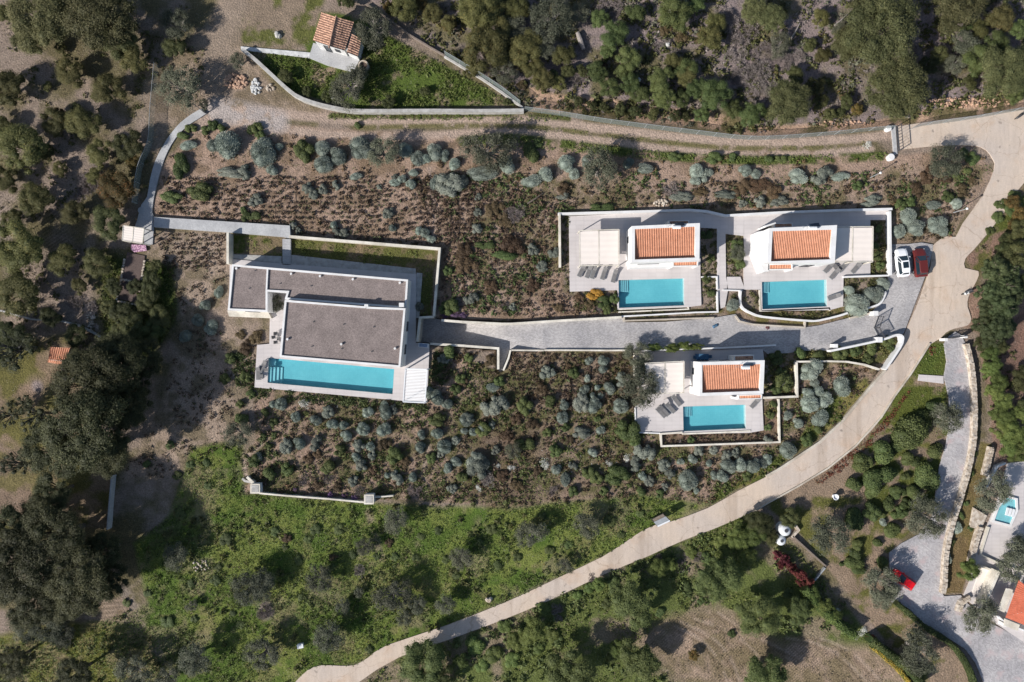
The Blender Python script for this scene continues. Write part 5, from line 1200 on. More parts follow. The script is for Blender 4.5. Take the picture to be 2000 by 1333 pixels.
def leafy(name, seed, mat, n=26, cr=.34, rz=.75, per=150, leaf=.07, asp=.55, core=.8, jit=.7, up=.35, zc=0.0, radial=0.0, tr=(0.0, 1.0), branch=None, bmat=None, flat=1.0):
    rng = np.random.RandomState(seed); C, Rd = clumps(rng, n, 1.0, rz, cr, zc=zc)
    Vs, Ts, Fq, Ft, mi = [], [], [], [], []; k = 0; tris = []; qs = []
    for c, r in zip(C, Rd):
        m = int(per * (r / cr) ** 2) + 4
        d = unit(rng.randn(m, 3)); d[:, 2] = np.where(d[:, 2] < -.25, -d[:, 2], d[:, 2]); rr = r * ((.82 + .3 * rng.rand(m)) if name == 'shrub' else (.72 + .58 * rng.rand(m)))[:, None]
        p = c + d * rr * np.array([1, 1, flat])
        nr = unit(d * (1 - radial) + rng.randn(m, 3) * jit * .6 + np.array([0, 0, up]))
        tg = d + .35 * rng.randn(m, 3) if radial else None
        if radial: nr = unit(np.cross(d, rng.randn(m, 3)))
        Q = quads(rng, p, nr, leaf * (.7 + .6 * rng.rand(m)), leaf * asp * (.7 + .6 * rng.rand(m)), tg)
        base = rng.rand() * .35
        Vs.append(Q); Ts.append(np.repeat(np.clip(base + rng.rand(m) * .65, 0, 1), 4)); qs.append(np.arange(k, k + 4 * m).reshape(-1, 4)); k += 4 * m
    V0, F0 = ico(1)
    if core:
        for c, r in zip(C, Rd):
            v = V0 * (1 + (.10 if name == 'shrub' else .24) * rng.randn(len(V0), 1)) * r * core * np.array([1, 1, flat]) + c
            Vs.append(v); Ts.append(np.clip(.0 + .3 * rng.rand(len(V0)), 0, 1)); tris.append(F0 + k); k += len(V0)  # inner cores keep to the dark end of the tone range
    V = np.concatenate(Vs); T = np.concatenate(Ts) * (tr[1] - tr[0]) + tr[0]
    F = [np.concatenate(tris)] if tris else []; F.append(np.concatenate(qs))
    return mesh_np(name, V, F, [mat], tone=T), C
def trunk_mesh(name, seed, C, mat, r0=.07, forks=7, lean=.1, zb=-.9, thin=.022):
    """trunk with limbs reaching the clumps; unit scale with crown centre at z=0 and ground at zb"""
    rng = random.Random(seed); mb = MB(); fk = (rng.uniform(-lean, lean), rng.uniform(-lean, lean), zb * .45)
    mb.tube([(0, 0, zb - .1), (fk[0] * .5, fk[1] * .5, zb * .7), fk], [r0 * 1.3, r0, r0 * .85], mat, 7)
    idx = list(range(len(C))); rng.shuffle(idx)
    for i in idx[:forks]:
        c = C[i]; m1 = [fk[0] + (c[0] - fk[0]) * .4 + rng.uniform(-.06, .06), fk[1] + (c[1] - fk[1]) * .4 + rng.uniform(-.06, .06), fk[2] + (c[2] - fk[2]) * .55]
        mb.tube([fk, m1, tuple(c)], [r0 * .6, r0 * .38, thin * .5], mat, 5)
        for _ in range(2):
            e = (m1[0] + (c[0] - m1[0]) * .6 + rng.uniform(-.25, .25), m1[1] + (c[1] - m1[1]) * .6 + rng.uniform(-.25, .25), m1[2] + abs(c[2] - m1[2]) * .6 + rng.uniform(0, .2))
            mb.tube([m1, e], [thin, thin * .4], mat, 4)
    me = bpy.data.meshes.new(name); me.from_pydata(mb.v, [], mb.f); me.materials.append(mat); me.update(); return me

LIB = {}
def variants(key, count, fn): LIB[key] = [fn(i) for i in range(count)]
def T(mat, **kw):
    tk = dict(r0=kw.pop('r0', .07), forks=kw.pop('forks', 7), zb=kw.pop('zb', -.9), thin=kw.pop('thin', .022)); bm = kw.pop('bm', M['bark'])
    def f(i):
        me, C = leafy('crown', 100 + i * 7 + hash_(mat.name), mat, **kw); return me, trunk_mesh('trunk', i * 5 + 3, C, bm, **tk), tk['zb']
    return f
def hash_(s): return sum(ord(c) * (i + 1) for i, c in enumerate(s)) % 9973
# trees: crown + trunk
variants('oak', 5, T(M['L_oak'], n=44, cr=.24, rz=.62, per=300, leaf=.048, core=.68, zb=-.75))
variants('rusty', 2, T(M['L_orange'], n=44, cr=.24, rz=.6, per=300, leaf=.048, core=.68, zb=-.75))
variants('mastic', 4, T(M['L_mastic'], n=44, cr=.24, rz=.62, per=300, leaf=.048, core=.68, zb=-.75))
variants('olive', 5, T(M['L_olive'], n=34, cr=.22, rz=.55, per=230, leaf=.058, asp=.45, core=.38, jit=1.2, up=.2, bm=M['palebark'], zb=-.85, r0=.085, forks=13, thin=.026))
variants('pine', 4, T(M['L_pine'], n=80, cr=.18, rz=.5, per=260, leaf=.05, asp=.32, core=.60, jit=1.0, up=.3, flat=.75, zb=-1.0, forks=10))
variants('darkpine', 4, T(M['L_darkpine'], n=84, cr=.17, rz=.55, per=240, leaf=.05, asp=.32, core=.55, jit=1.0, up=.3, flat=.8, zb=-1.1, forks=14))
variants('openpine', 2, T(M['L_darkpine'], n=22, cr=.22, rz=.35, per=150, leaf=.055, asp=.3, core=.45, jit=1.0, up=.3, flat=.6, zb=-1.2, forks=16, bm=M['dark'], thin=.03))
variants('carob', 4, T(M['L_green'], n=40, cr=.23, rz=.65, per=300, leaf=.048, core=.68, zb=-.85))
variants('bright', 3, T(M['L_bright'], n=40, cr=.23, rz=.65, per=300, leaf=.048, core=.68, zb=-.85))
# shrubs: one mesh, dome on the ground
def S(mat, **kw):
    def f(i): return leafy('shrub', 300 + i * 11 + hash_(mat.name), mat, **kw)[0]
    return f
variants('silver', 5, S(M['L_silver'], n=9, cr=.55, rz=.30, per=800, leaf=.10, asp=.36, core=.88, radial=1.0, zc=.0))
variants('greysh', 4, S(M['L_grey'], n=18, cr=.33, rz=.45, per=170, leaf=.10, asp=.4, core=.85, jit=1.0))
variants('greensh', 4, S(M['L_green'], n=16, cr=.36, rz=.5, per=150, leaf=.11, asp=.55, core=.88))
variants('brightsh', 3, S(M['L_bright'], n=16, cr=.36, rz=.45, per=150, leaf=.11, asp=.5, core=.88))
variants('drysh', 3, S(M['L_dry'], n=18, cr=.3, rz=.35, per=90, leaf=.24, asp=.10, core=0, radial=1.0))
variants('brownsh', 3, S(M['L_brown'], n=18, cr=.32, rz=.38, per=130, leaf=.12, asp=.4, core=.8, jit=1.0))
variants('yellow', 2, S(M['L_yellow'], n=20, cr=.30, rz=.5, per=160, leaf=.075, asp=.8, core=.85))
variants('redsh', 2, S(M['L_red'], n=30, cr=.22, rz=.6, per=120, leaf=.12, asp=.4, core=.45, jit=1.4))
variants('purple', 2, S(M['L_purple'], n=18, cr=.30, rz=.35, per=140, leaf=.10, asp=.6, core=.7))
variants('white', 2, S(M['L_white'], n=18, cr=.30, rz=.35, per=60, leaf=.08, asp=.8, core=0))
variants('clipped', 3, S(M['L_green'], n=7, cr=.6, rz=.22, per=700, leaf=.11, asp=.6, core=.92, jit=1.0))
variants('conifer', 3, T(M['L_conifer'], n=60, cr=.2, rz=.95, per=170, leaf=.07, asp=.35, core=.8, zb=-.6))

PLANTS = []   # (kind, px, py, rpx, height factor)
def put(kind, px, py, r, ry=None, h=None, rot=None):
    PLANTS.append((kind, px, py, r, ry or r, h, rot))
def many(kind, s, **kw):
    for t in s.split(';'):
        t = t.split(',')
        if len(t) >= 3: put(kind, float(t[0]), float(t[1]), float(t[2]), float(t[3]) if len(t) > 3 else None, **kw)
# --- woodland, left
many('pine', '85,40,58;200,35,66;60,78,30;120,8,40;232,75,36;160,5,45')
many('oak', '262,115,27;143,143,26;217,178,30;20,173,32;112,240,24;168,242,30;51,293,42;199,300,25;75,390,31;46,482,42;128,509,27;41,577,40;150,418,24;8,30,16;120,95,10;95,170,9;15,350,25;4,245,20;92,300,16;28,428,18;185,345,14;120,330,14;158,560,15')
many('mastic', '255,283,28;219,435,30;191,514,25;242,613,22;272,640,26;153,656,21;26,655,32;345,95,22;150,212,10;265,560,14;100,620,18;225,560,16;300,560,20,30;315,620,22;285,590,18;305,520,14;240,650,20;215,600,14')
many('rusty', '235,371,33;262,318,13;118,225,12')
many('olive', '357,173,38;467,122,17;350,50,30;400,205,10')
many('drysh', '170,360,22;190,330,14;236,660,14;145,590,18;178,600,14;160,380,16')
# --- left middle and bottom
many('darkpine', '180,750,62;225,690,42;160,705,26;170,835,72;110,880,52;215,870,48;250,800,44;240,720,50;265,760,30;110,960,36;50,1103,66;20,1040,48;110,1050,60;160,1120,62;90,1000,40;200,1080,40;215,1130,36;60,1170,50;130,1170,44;30,1290,32;150,1318,34;5,1120,44;185,800,40;290,700,34', h=1.5)
many('openpine', '30,680,42;69,813,40;12,813,27;38,908,32;12,700,26;40,790,24', h=1.5)
many('carob', '300,650,22;255,662,15')
many('olive', '347,1082,27;492,1146,33;383,1281,33;268,1309,34;328,1320,22;515,1136,30;627,1128,25;643,1238,31;515,1274,32;770,1161,32;775,1012,26;714,1067,17;903,1087,23;701,1156,10;1038,1041,26;1148,1026,26;100,1215,32;60,1225,30;468,848,26;375,1183,11;130,1235,24;1001,880,15;870,1180,20;815,1178,18;1105,1105,14;670,1185,16;790,1205,15')
many('greensh', h=.45, s='288,1159,10;326,1217,14;378,1212,8;425,1110,9;370,1140,10;245,1180,9;440,1055,14;420,1135,12;452,1200,8;468,1222,9;330,870,10;370,908,9;400,905,10;345,930,10;372,1270,9;405,950,9;285,905,10;352,1005,12;440,1050,10;600,1055,9;580,1095,12;660,1035,12;535,1040,10;870,1095,9;820,1050,10;812,1090,9;855,1038,9;960,1035,12;970,1105,12;890,1125,10;735,1088,8;770,1090,9;690,1085,11;648,1110,9;615,1035,12;720,1270,9;585,1167,9;555,1070,8;936,1060,8;1010,1090,10;1075,1075,12;1110,1065,9;1190,1020,14;1060,1010,10;1215,1045,10;1250,1005,9')
many('drysh', '518,1194,19;1286,1090,9;1095,1190,9;1090,1210,10')
many('drysh', '701,1115,14')
many('brownsh', '650,1090,9;560,1052,12;760,1060,10')
# --- below the road
many('carob', '1235,1171,42;1400,1128,42;1480,1197,38;1115,1307,42;1245,1290,38;1492,1310,38;826,1286,42;860,1322,26;1560,1190,24')
many('bright', '1585,1160,16;1602,1180,18;1625,1203,17;1655,1228,14;1038,1228,28;1010,1250,20;1283,1108,20;1310,1100,13;1440,1045,24;1475,1040,24;1460,1090,20;1205,1262,18;1170,1140,14;900,1290,16')
many('brightsh', '930,1260,22;960,1280,22;1410,1060,16;1200,1285,16;1150,1150,14;1350,1080,14;1060,1190,16;1130,1165,12;985,1225,16;1080,1240,16;1050,1270,14;1000,1290,18;940,1300,16', h=.5)
many('mastic', '1480,1020,26;1500,1045,18;1540,1010,20')
many('greensh', '1200,1140,14;1185,1180,12;1340,1145,12;1090,1255,12;1380,1090,12;1345,1160,10;1290,1200,12;1540,1160,12;1430,1240,9;1370,1175,9', h=.5)
many('yellow', '1163,577,17,13', h=1.0)
many('rusty', '1354,1279,11')
many('redsh', '1516,1082,11;1530,1092,12;1524,1103,9;1543,1106,11;1552,1117,9;1564,1122,11;1576,1135,12;1562,1136,9;1700,1246,9', h=1.8)
many('white', '1686,1235,12;1672,1245,9;1635,1195,9')
many('drysh', '1330,1105,14;1365,1090,12;1345,1085,10;1155,1130,9;1085,1190,12')
# --- right garden
many('olive', '1620,1041,40;1719,1138,35;1788,1268,38;1905,1202,36;1803,1010,38;1842,815,32;1931,958,36;1975,1095,34;1720,1170,22;1990,1070,26;1735,1150,18')
many('bright', '1888,1113,21')
many('clipped', '1724,1104,15;1668,1097,18,13;1673,1064,11;1717,1062,11;1740,1034,15;1750,1008,9;1720,1006,9;1778,849,33;1727,884,22;1737,925,22;1699,935,20;1747,961,13;1737,981,16;1775,897,13;1806,935,22,30;1829,877,18;1798,821,18;1683,905,18;1700,962,18;1751,875,12;1770,930,9;1668,1082,12,18;1678,1112,13,10;1645,1104,5;1812,990,18;1668,1010,16,26;1765,960,9;1790,900,12;1785,960,14')
many('greensh', '1670,945,18;1690,905,16;1760,830,10;1700,1000,20;1820,800,16;1760,1000,14;1770,985,12')
many('silver', '1870,1031,9,12;1851,1090,8,13;1728,1020,8')
many('greensh', '1860,1059,8,9;1878,1005,8;1889,985,6;1897,925,8;1905,887,7;1883,1012,6;1898,1032,7', h=.8)
many('conifer', '1935,530,26;1955,560,26;1925,570,24;1950,600,28;1922,600,22;1940,640,28;1915,635,20;1965,530,22;1970,580,22;1930,655,24;1960,640,18', h=1.3)
many('bright', '1930,690,18;1938,715,18;1925,725,13;1945,745,19;1935,765,17;1955,780,20;1945,805,18;1962,815,20;1952,840,20;1970,845,24;1965,870,22;1985,880,24;1998,850,26;1990,810,20', h=1.0)
many('mastic', '1985,500,30;1960,495,20;1998,560,24;1990,450,20;1975,470,16;1990,740,24;1998,800,20;1960,470,14;1915,670,16;1948,680,16')
many('rusty', '1975,395,14;1990,420,16;1975,440,10')
# --- middle garden (above the villas)
many('silver', '447,287,32,30;420,282,13;515,298,21,27;531,332,10;370,287,16,10;630,292,20,17;655,305,17;632,321,16;705,292,23,19;697,347,12,8;545,287,11,8;787,292,16,14;815,310,13;850,297,15;872,305,11;887,322,14;831,314,10;942,340,26,13;990,322,15;1035,350,20,13;1067,342,17;1112,322,18,16;1122,340,10;1145,317,10;1230,322,11;807,337,13,8;800,362,10;771,357,10,7;785,350,8;847,352,9,16;767,446,9;1255,328,17,10;1361,335,13;1382,337,9;1358,357,10;1375,349,9;1452,335,12;1477,340,9;1558,346,18,13;1645,348,18,9;1772,426,20;1794,447,20,15;1755,452,12;1828,438,16;1837,454,12;1823,402,20,10;1864,399,11;1673,596,21;1705,577,17;1722,558,13;1657,567,12;655,440,8;830,455,9;842,468,8;820,452,8;1430,597,15;1415,590,12')
many('greysh', '1604,342,20;1328,384,24,10;1417,380,24,9;1526,394,22,12;1703,394,22,12;882,362,30,24;450,337,30,12;502,392,18,15;478,336,14;932,415,9;932,447,11;935,385,9;1105,380,9;1097,385,14,5;600,368,12;630,372,12;655,362,9;612,382,10;572,440,8;583,450,8;655,450,10;672,455,10;760,415,10;1000,600,9;920,585,14;820,600,9;1660,590,12;1040,490,14;1085,495,14;1060,520,12;740,365,6;755,420,12;770,345,6;905,355,12;1485,395,12;1450,397,10')
many('greensh', '352,325,16,26;595,295,20,22;488,252,10;500,249,12;395,375,25,18;335,385,22,12;1035,303,17,20;1177,407,24,10;1393,309,16,12;1318,306,14,9;1432,309,10;1526,311,12,8;1674,363,10;508,265,10;360,265,14,9;372,250,12,9;400,255,9;415,245,11;430,250,9;492,422,18,9;478,424,9;475,410,7;980,500,28,11;947,480,20,8;875,530,10;880,600,17;1500,312,10;1478,515,9;1440,480,12;1440,500,14;1445,520,11;1380,460,12,9;1388,505,9;1380,545,9;1388,575,9;1180,590,13;1200,585,10;1185,605,10;1712,480,9;1715,500,10;1720,520,9;1700,460,9;1716,445,9;1760,400,12;1780,395,10;1850,385,12;700,245,8;870,605,12')
many('brownsh', '965,410,18;985,430,18;1487,360,30,14;1450,365,16;1370,375,20,9;1510,375,16;910,520,20;905,490,20;960,560,16;1000,480,22;1100,370,16;1040,560,14;1130,545,12;1150,595,12;1130,580,10;1090,600,10;850,590,10')
many('drysh', '1003,420,24,18;900,590,12;985,600,10;1172,605,10;865,370,12;1310,370,16;1090,335,9')
many('olive', '750,298,29;952,297,42;1170,335,39;1840,320,31;541,592,17;732,61,36;684,173,34;700,150,18;1440,495,14', h=1.0)
many('olive', '1252,757,40;1245,692,26;1262,722,20')
many('mastic', '675,3,18;640,190,12;600,180,10;560,150,14;830,180,10;760,200,14;990,200,8', h=1.0)
many('purple', '868,617,10,5;890,616,12,7;905,616,9,6')
many('redsh', '1500,640,4')
many('bright', '1275,679,16,8;1310,680,18,9;1335,677,16,10;1360,677,14,7', h=.9)
many('white', '595,790,14;640,800,9;875,700,12;935,955,9;1065,905,14;1000,915,10;970,910,8;1190,905,10;1225,895,10')
# --- lower garden
many('silver', '577,815,10;617,822,11;649,833,12;672,831,12;673,853,12;709,839,13;751,840,14;748,805,16;752,792,11;581,867,13;549,790,12;718,805,11;826,849,10;853,847,15;824,876,12;868,872,14;890,903,12,9;871,914,11;806,932,12;757,927,7;723,872,9;695,894,9;858,775,16;873,790,14;942,842,12;924,844,8;907,843,7;912,820,13;962,758,19,11;1099,790,11;1098,816,12;1161,792,15;1187,761,13;1167,757,8;1160,773,7;1173,773,6;1141,762,10;1145,739,8;1178,722,11;1181,702,12;1212,794,15;1174,841,9;1156,887,10;1104,938,14,17;1087,914,11;1344,938,19;1584,721,20;1650,754,20;1599,765,15;1574,770,13;1581,790,17;1612,782,15;1597,813,18;1538,813,12;1556,827,11;1539,879,16;1500,897,10;1420,915,16;1445,907,17;1470,905,16;1490,905,10;1410,930,12;1392,930,9;1360,960,8;399,600,11;386,626,11;412,640,13;425,567,9,13;362,658,15;535,790,8;504,893,9;1255,930,9;1330,905,8;1385,905,9;840,770,12;1030,800,6;1150,705,8;1355,895,10;1570,735,12;1590,745,10')
many('greysh', '616,865,14,17;639,806,14;705,908,14;688,940,14;777,933,15;557,872,14,18;935,910,26;884,956,13;966,795,27;1133,787,18,22;1137,846,20,14;1067,726,19;1257,884,22;928,902,22;915,818,14;863,885,12;1214,742,15;1267,940,12;1310,925,12;865,700,14;1240,905,16;1395,880,10;1365,880,12;1435,885,12;1530,745,12;890,860,10;700,870,14;725,890,12;770,800,10;1295,910,14;1420,890,12;1300,950,10;1500,860,10;1480,745,8;960,830,9;970,880,12;1120,910,10')
many('greensh', '535,825,10;535,850,7;519,806,10;514,854,8;498,900,14;523,872,8;641,916,17;664,880,13;855,820,20,14;468,790,9;530,925,16;560,918,14;769,890,18;842,895,12;905,930,14;1226,843,26;1203,928,28,20;1025,793,17,20;1076,787,15;1027,869,20,14;1068,845,10;1105,835,10;1168,817,9;945,840,16;1085,880,14;1240,860,14;1250,820,14;1150,925,14;1165,935,14;1120,960,12;1250,960,12;1290,965,10;1350,860,8;1360,845,8;1280,835,10;1530,744,21;1515,760,12;1525,728,12;1560,690,14;1600,697,14;1640,692,16;1670,685,14;1700,680,14;1735,668,12;1695,700,12;1740,680,8;1510,790,9;1505,812,9;1500,835,8;1515,700,16;1490,700,1;530,735,9;480,735,12;450,700,12;440,740,12;470,820,16;490,770,10;520,700,1;1460,930,10;1575,860,14;1600,840,10;1180,960,10;890,760,12;900,740,12;880,690,16;915,700,10;1120,730,12;975,745,12')
many('brownsh', '603,898,12;750,870,14;790,905,14;620,890,10;760,790,10;905,745,14;960,705,14;1040,830,14;1010,820,16;1060,760,14;1110,860,12;990,850,16;980,930,14;1010,950,14;1050,920,12;730,920,10;480,680,14;500,660,16;470,655,10;660,950,12;620,950,12;545,965,8;1080,700,9;1110,715,9')
many('drysh', '1330,865,6;810,960,16;950,935,18;590,940,12;640,935,12;700,960,12;1080,960,12;1245,640,1')
many('purple', '575,957,6;645,968,7;672,970,7;692,973,7')
# --- wood above the track
many('pine', '1719,66,62,70;1750,173,56,58;1954,143,46;1538,204,42;1862,12,50;1508,38,26;1690,5,40;1650,90,30;1995,120,30;1470,20,26')
many('olive', '1878,87,26;1076,38,38;1060,90,26;985,143,24;1520,90,22;1640,60,16;1130,30,18;1005,60,26;1860,130,20', h=1.0)
many('oak', '934,33,40;946,100,42;1025,97,34;788,20,28;877,48,17;1061,158,22;1040,130,22;1100,110,22;970,60,30;920,140,16;1385,75,24;1395,50,20;1340,150,20;1600,40,18;1910,60,20;1950,40,26;1090,165,14;1315,120,16;980,110,26;960,20,30;1010,20,26;845,28,18;1605,110,16')
many('carob', '1199,71,26;1314,33,30;1225,118,22;1286,153,22;1293,189,24;1340,138,20;1395,190,27;1464,224,24;1166,143,20;1191,173,18;1230,165,18;1250,190,18;1360,175,20;1330,195,16;1430,215,16;1357,15,18;1215,145,15;1370,225,14;1170,40,16;1240,30,18;1185,100,15;1900,120,26;1940,90,24;1885,40,20;1990,60,20;1980,190,14;1990,175,12')
many('rusty', '877,50,15;1062,160,14;1525,80,10;1645,60,12;1672,215,12;820,8,14;760,15,12')
many('mastic', '1130,200,10;1155,207,10;1180,210,10;1210,215,12;1240,220,12;1275,225,12;1320,228,12;1080,150,12;1110,140,14;1135,140,12;1340,230,10;1620,225,12;1640,220,10;1500,225,14;1590,170,20;1600,200,16;1550,150,18;1580,90,14;1810,130,20;1830,110,18;1650,200,14;1890,165,14;1930,190,9')
many('drysh', '1120,155,18;1105,135,14;1170,10,22;1200,15,18;1420,40,26;1450,70,26;1440,110,22;1480,140,26;1460,160,22;1500,170,20;1440,150,18;1490,100,22;1530,120,20;1560,110,16;1300,85,12;1320,105,12;860,15,14;960,130,12;1960,20,20;1280,95,12;1780,95,16;1470,190,16;1890,170,14')
many('brownsh', '1330,75,14;1370,70,14;1020,165,12;1180,130,10;1300,60,12;1650,190,12')
many('white', '650,190,5;1695,283,10')
# --- scrub just inside upper garden edge, road island
many('greensh', '1030,290,10;1050,280,10;1880,300,12;1900,310,14;1890,335,9;1870,345,9;1950,425,12;1965,400,12;1985,380,14;1935,450,9;1950,400,8;1975,410,12', h=.6)
many('brownsh', '1900,350,9;1880,370,12;1850,350,12;1810,350,14;1790,370,14;1815,330,9')

SHRUBH = {'silver': .62, 'greysh': .6, 'greensh': .6, 'brightsh': .6, 'drysh': .4, 'brownsh': .45, 'yellow': .6, 'redsh': .8, 'purple': .6, 'white': .35, 'clipped': .65}
TREES = ('oak', 'rusty', 'mastic', 'olive', 'pine', 'darkpine', 'openpine', 'carob', 'bright', 'conifer')
KIND = {  # object name, category, label phrase, group
 'oak': ('evergreen_oak', 'tree', 'olive-green evergreen oak'), 'rusty': ('evergreen_oak', 'tree', 'rusty-tinged evergreen oak'), 'mastic': ('mastic_bush', 'tree', 'dark green mastic bush'),
 'olive': ('olive_tree', 'olive tree', 'grey-green olive tree'), 'pine': ('pine_tree', 'pine', 'light green pine'), 'darkpine': ('pine_tree', 'pine', 'dark pine'), 'openpine': ('pine_tree', 'pine', 'sparse pine'),
 'carob': ('broadleaf_tree', 'tree', 'deep green broadleaf tree'), 'bright': ('leafy_bush', 'bush', 'fresh green leafy bush'), 'conifer': ('hedge_conifer', 'conifer', 'feathery green hedge conifer'),
 'silver': ('silver_shrub', 'shrub', 'silvery blue-green cushion shrub'), 'greysh': ('grey_shrub', 'shrub', 'dull grey-green shrub'), 'greensh': ('green_shrub', 'shrub', 'dark green shrub'), 'brightsh': ('green_shrub', 'shrub', 'bright green shrub'),
 'drysh': ('dry_shrub', 'dry shrub', 'bare grey twiggy shrub'), 'brownsh': ('heath_shrub', 'shrub', 'brownish heath shrub'), 'yellow': ('yellow_flowering_shrub', 'flowering shrub', 'bright yellow flowering shrub'),
 'redsh': ('red_leaved_shrub', 'shrub', 'red-leaved shrub'), 'purple': ('purple_flowers', 'flowering shrub', 'low purple flowering plant'), 'white': ('white_flowers', 'flowering plant', 'white flowering plant'), 'clipped': ('clipped_shrub', 'shrub', 'clipped rounded green shrub')}
LANDM = [ # x, y, phrase
 (200,40,'the top-left pines'),(120,200,'the upper-left wood clearing'),(50,390,'the left-edge terrace field'),(261,458,'the cream canopy'),(255,545,'the brown gravel bed'),(340,280,"the curving path"),(470,165,'the rubble heap'),
 (655,68,'the tiled cottage'),(708,128,'the round cistern'),(860,215,'the grey stone wall'),(113,692,'the red-roofed shed'),(72,755,'the round ash patch'),(212,1000,'the shaded grey wall'),(180,1192,'the ploughed patch'),(90,1280,'the striped lower-left field'),
 (393,1106,'the white stone scatter'),(586,1263,'the white meter box'),(701,1115,'the bleached dead bush'),(498,955,'the left white pillar'),(720,976,'the right white pillar'),(647,735,"the long pool"),(810,752,'the louvred pergola'),(484,565,"the villa's left roof wing"),(670,645,"the grey roof"),(858,486,"the cream wall corner"),
 (567,455,'the grey walkway stairs'),(430,435,'the grey walkway'),(975,700,'the sloping steps'),(920,645,"the driveway's left end"),(1170,482,"the first pergola"),(1300,478,"the first tiled roof"),(1272,572,"the first pool"),(1566,480,'the second tiled roof'),(1551,575,'the second pool'),(1669,478,"the second pergola"),
 (1779,512,'the parked cars'),(1715,640,'the sliding gate'),(1298,740,'the lowest pergola'),(1430,740,'the lowest tiled roof'),(1395,817,'the lowest pool'),(1620,730,'the wall above the lower shrubs'),(1760,270,'the bar gate'),(1995,226,'the dark scooter'),(1930,300,'the upper road bend'),
 (1134,80,'the thick fallen trunk'),(1553,60,'the thin fallen trunk'),(1700,66,'the big upper pine'),(1306,89,'the pale boulder'),(1248,159,'the white boulder'),(1024,214,"the stone wall's right end"),(1890,200,'the reddish bank'),(1292,1020,'the roadside shelter'),(1535,1037,'the white tank'),(1563,1120,'the red hedge'),(1440,1280,'the ploughed tan field'),
 (1763,1132,'the bright red car'),(1819,738,'the paved stepping path'),(1865,870,'the whitish stone wall'),(1632,971,'the round white ornament'),(1970,1180,"the neighbour's tiled roof"),(1965,1000,'the plunge pool'),(1890,572,'the white scooter'),(1980,700,'the brown plot'),(953,1172,'the flat pale rock'),(1000,1190,'the narrow lower road'),(1140,860,'the dark fallen branch'),
 (1430,910,"the road's inner kerb"),(640,420,'the heath rows'),(1045,388,'the bare soil branch'),(1163,577,'the yellow shrub'),(1550,310,'the dirt track'),(1230,250,'the wire fence')]
DIRS = ['right of', 'above and right of', 'above', 'above and left of', 'left of', 'below and left of', 'below', 'below and right of']
def size_word(kind, r):
    if kind in TREES: return 'tiny' if r < 12 else 'small' if r < 20 else 'medium' if r < 30 else 'large' if r < 46 else 'very large'
    return 'tiny' if r < 8.5 else 'small' if r < 11.5 else 'medium' if r < 15.5 else 'large' if r < 21 else 'very large'
info = []
for p in PLANTS:
    kind, px, py, r = p[:4]; rr_ = (r + p[4]) / 2
    if r < 2: info.append(None); continue
    lm = min(LANDM, key=lambda q: math.hypot(q[0] - px, q[1] - py)) if kind != 'yellow' or abs(px - 1163) > 5 else LANDM[31]
    d = math.hypot(px - lm[0], py - lm[1]); a = int(round(math.atan2(lm[1] - py, px - lm[0]) / (math.pi / 4))) % 8
    info.append((size_word(kind, rr_), kind, lm, a, d))
from collections import defaultdict
cells = defaultdict(list)
for i, q in enumerate(info):
    if q: cells[(q[0], KIND[q[1]][2], q[2][2], q[3])].append(i)
ORD = ['nearest', 'second nearest', 'third nearest', 'fourth nearest', 'fifth nearest', 'sixth nearest', 'seventh nearest', 'eighth nearest', 'ninth nearest', 'tenth nearest']
LAB = {}
for (sz, ph, lm, a), ids in cells.items():
    ids.sort(key=lambda i: info[i][4])
    for k, i in enumerate(ids):
        LAB[i] = f"{sz} {ph} {DIRS[a]} {lm}" + (f", {ORD[k]} of {len(ids)}" if len(ids) > 1 else "")
        if len(LAB[i].split()) > 16: LAB[i] = f"{sz} {ph} {DIRS[a]} {lm}" + f", {ORD[k]}"
        if len(LAB[i].split()) > 16: LAB[i] = LAB[i].replace('above and left of', 'upper left of').replace('above and right of', 'upper right of').replace('below and left of', 'lower left of').replace('below and right of', 'lower right of')
def region(px, py):
    if px < 340 and py < 680: return 'in the left woodland'
    if px < 340: return 'in the lower left grove'
    if py < 225 and px > 780: return 'in the wood above the track'
    if py < 235: return 'round the cottage'
    if px > 1880: return 'along the right edge'
    if py < 620: return 'in the upper planted garden'
    if px > 1640 and py > 780: return "in the neighbour's garden"
    if py > 985 and px < 1250: return 'in the green lower field'
    if py > 1000: return 'below the curving road'
    return 'in the lower planted garden'
count_kind = defaultdict(int)
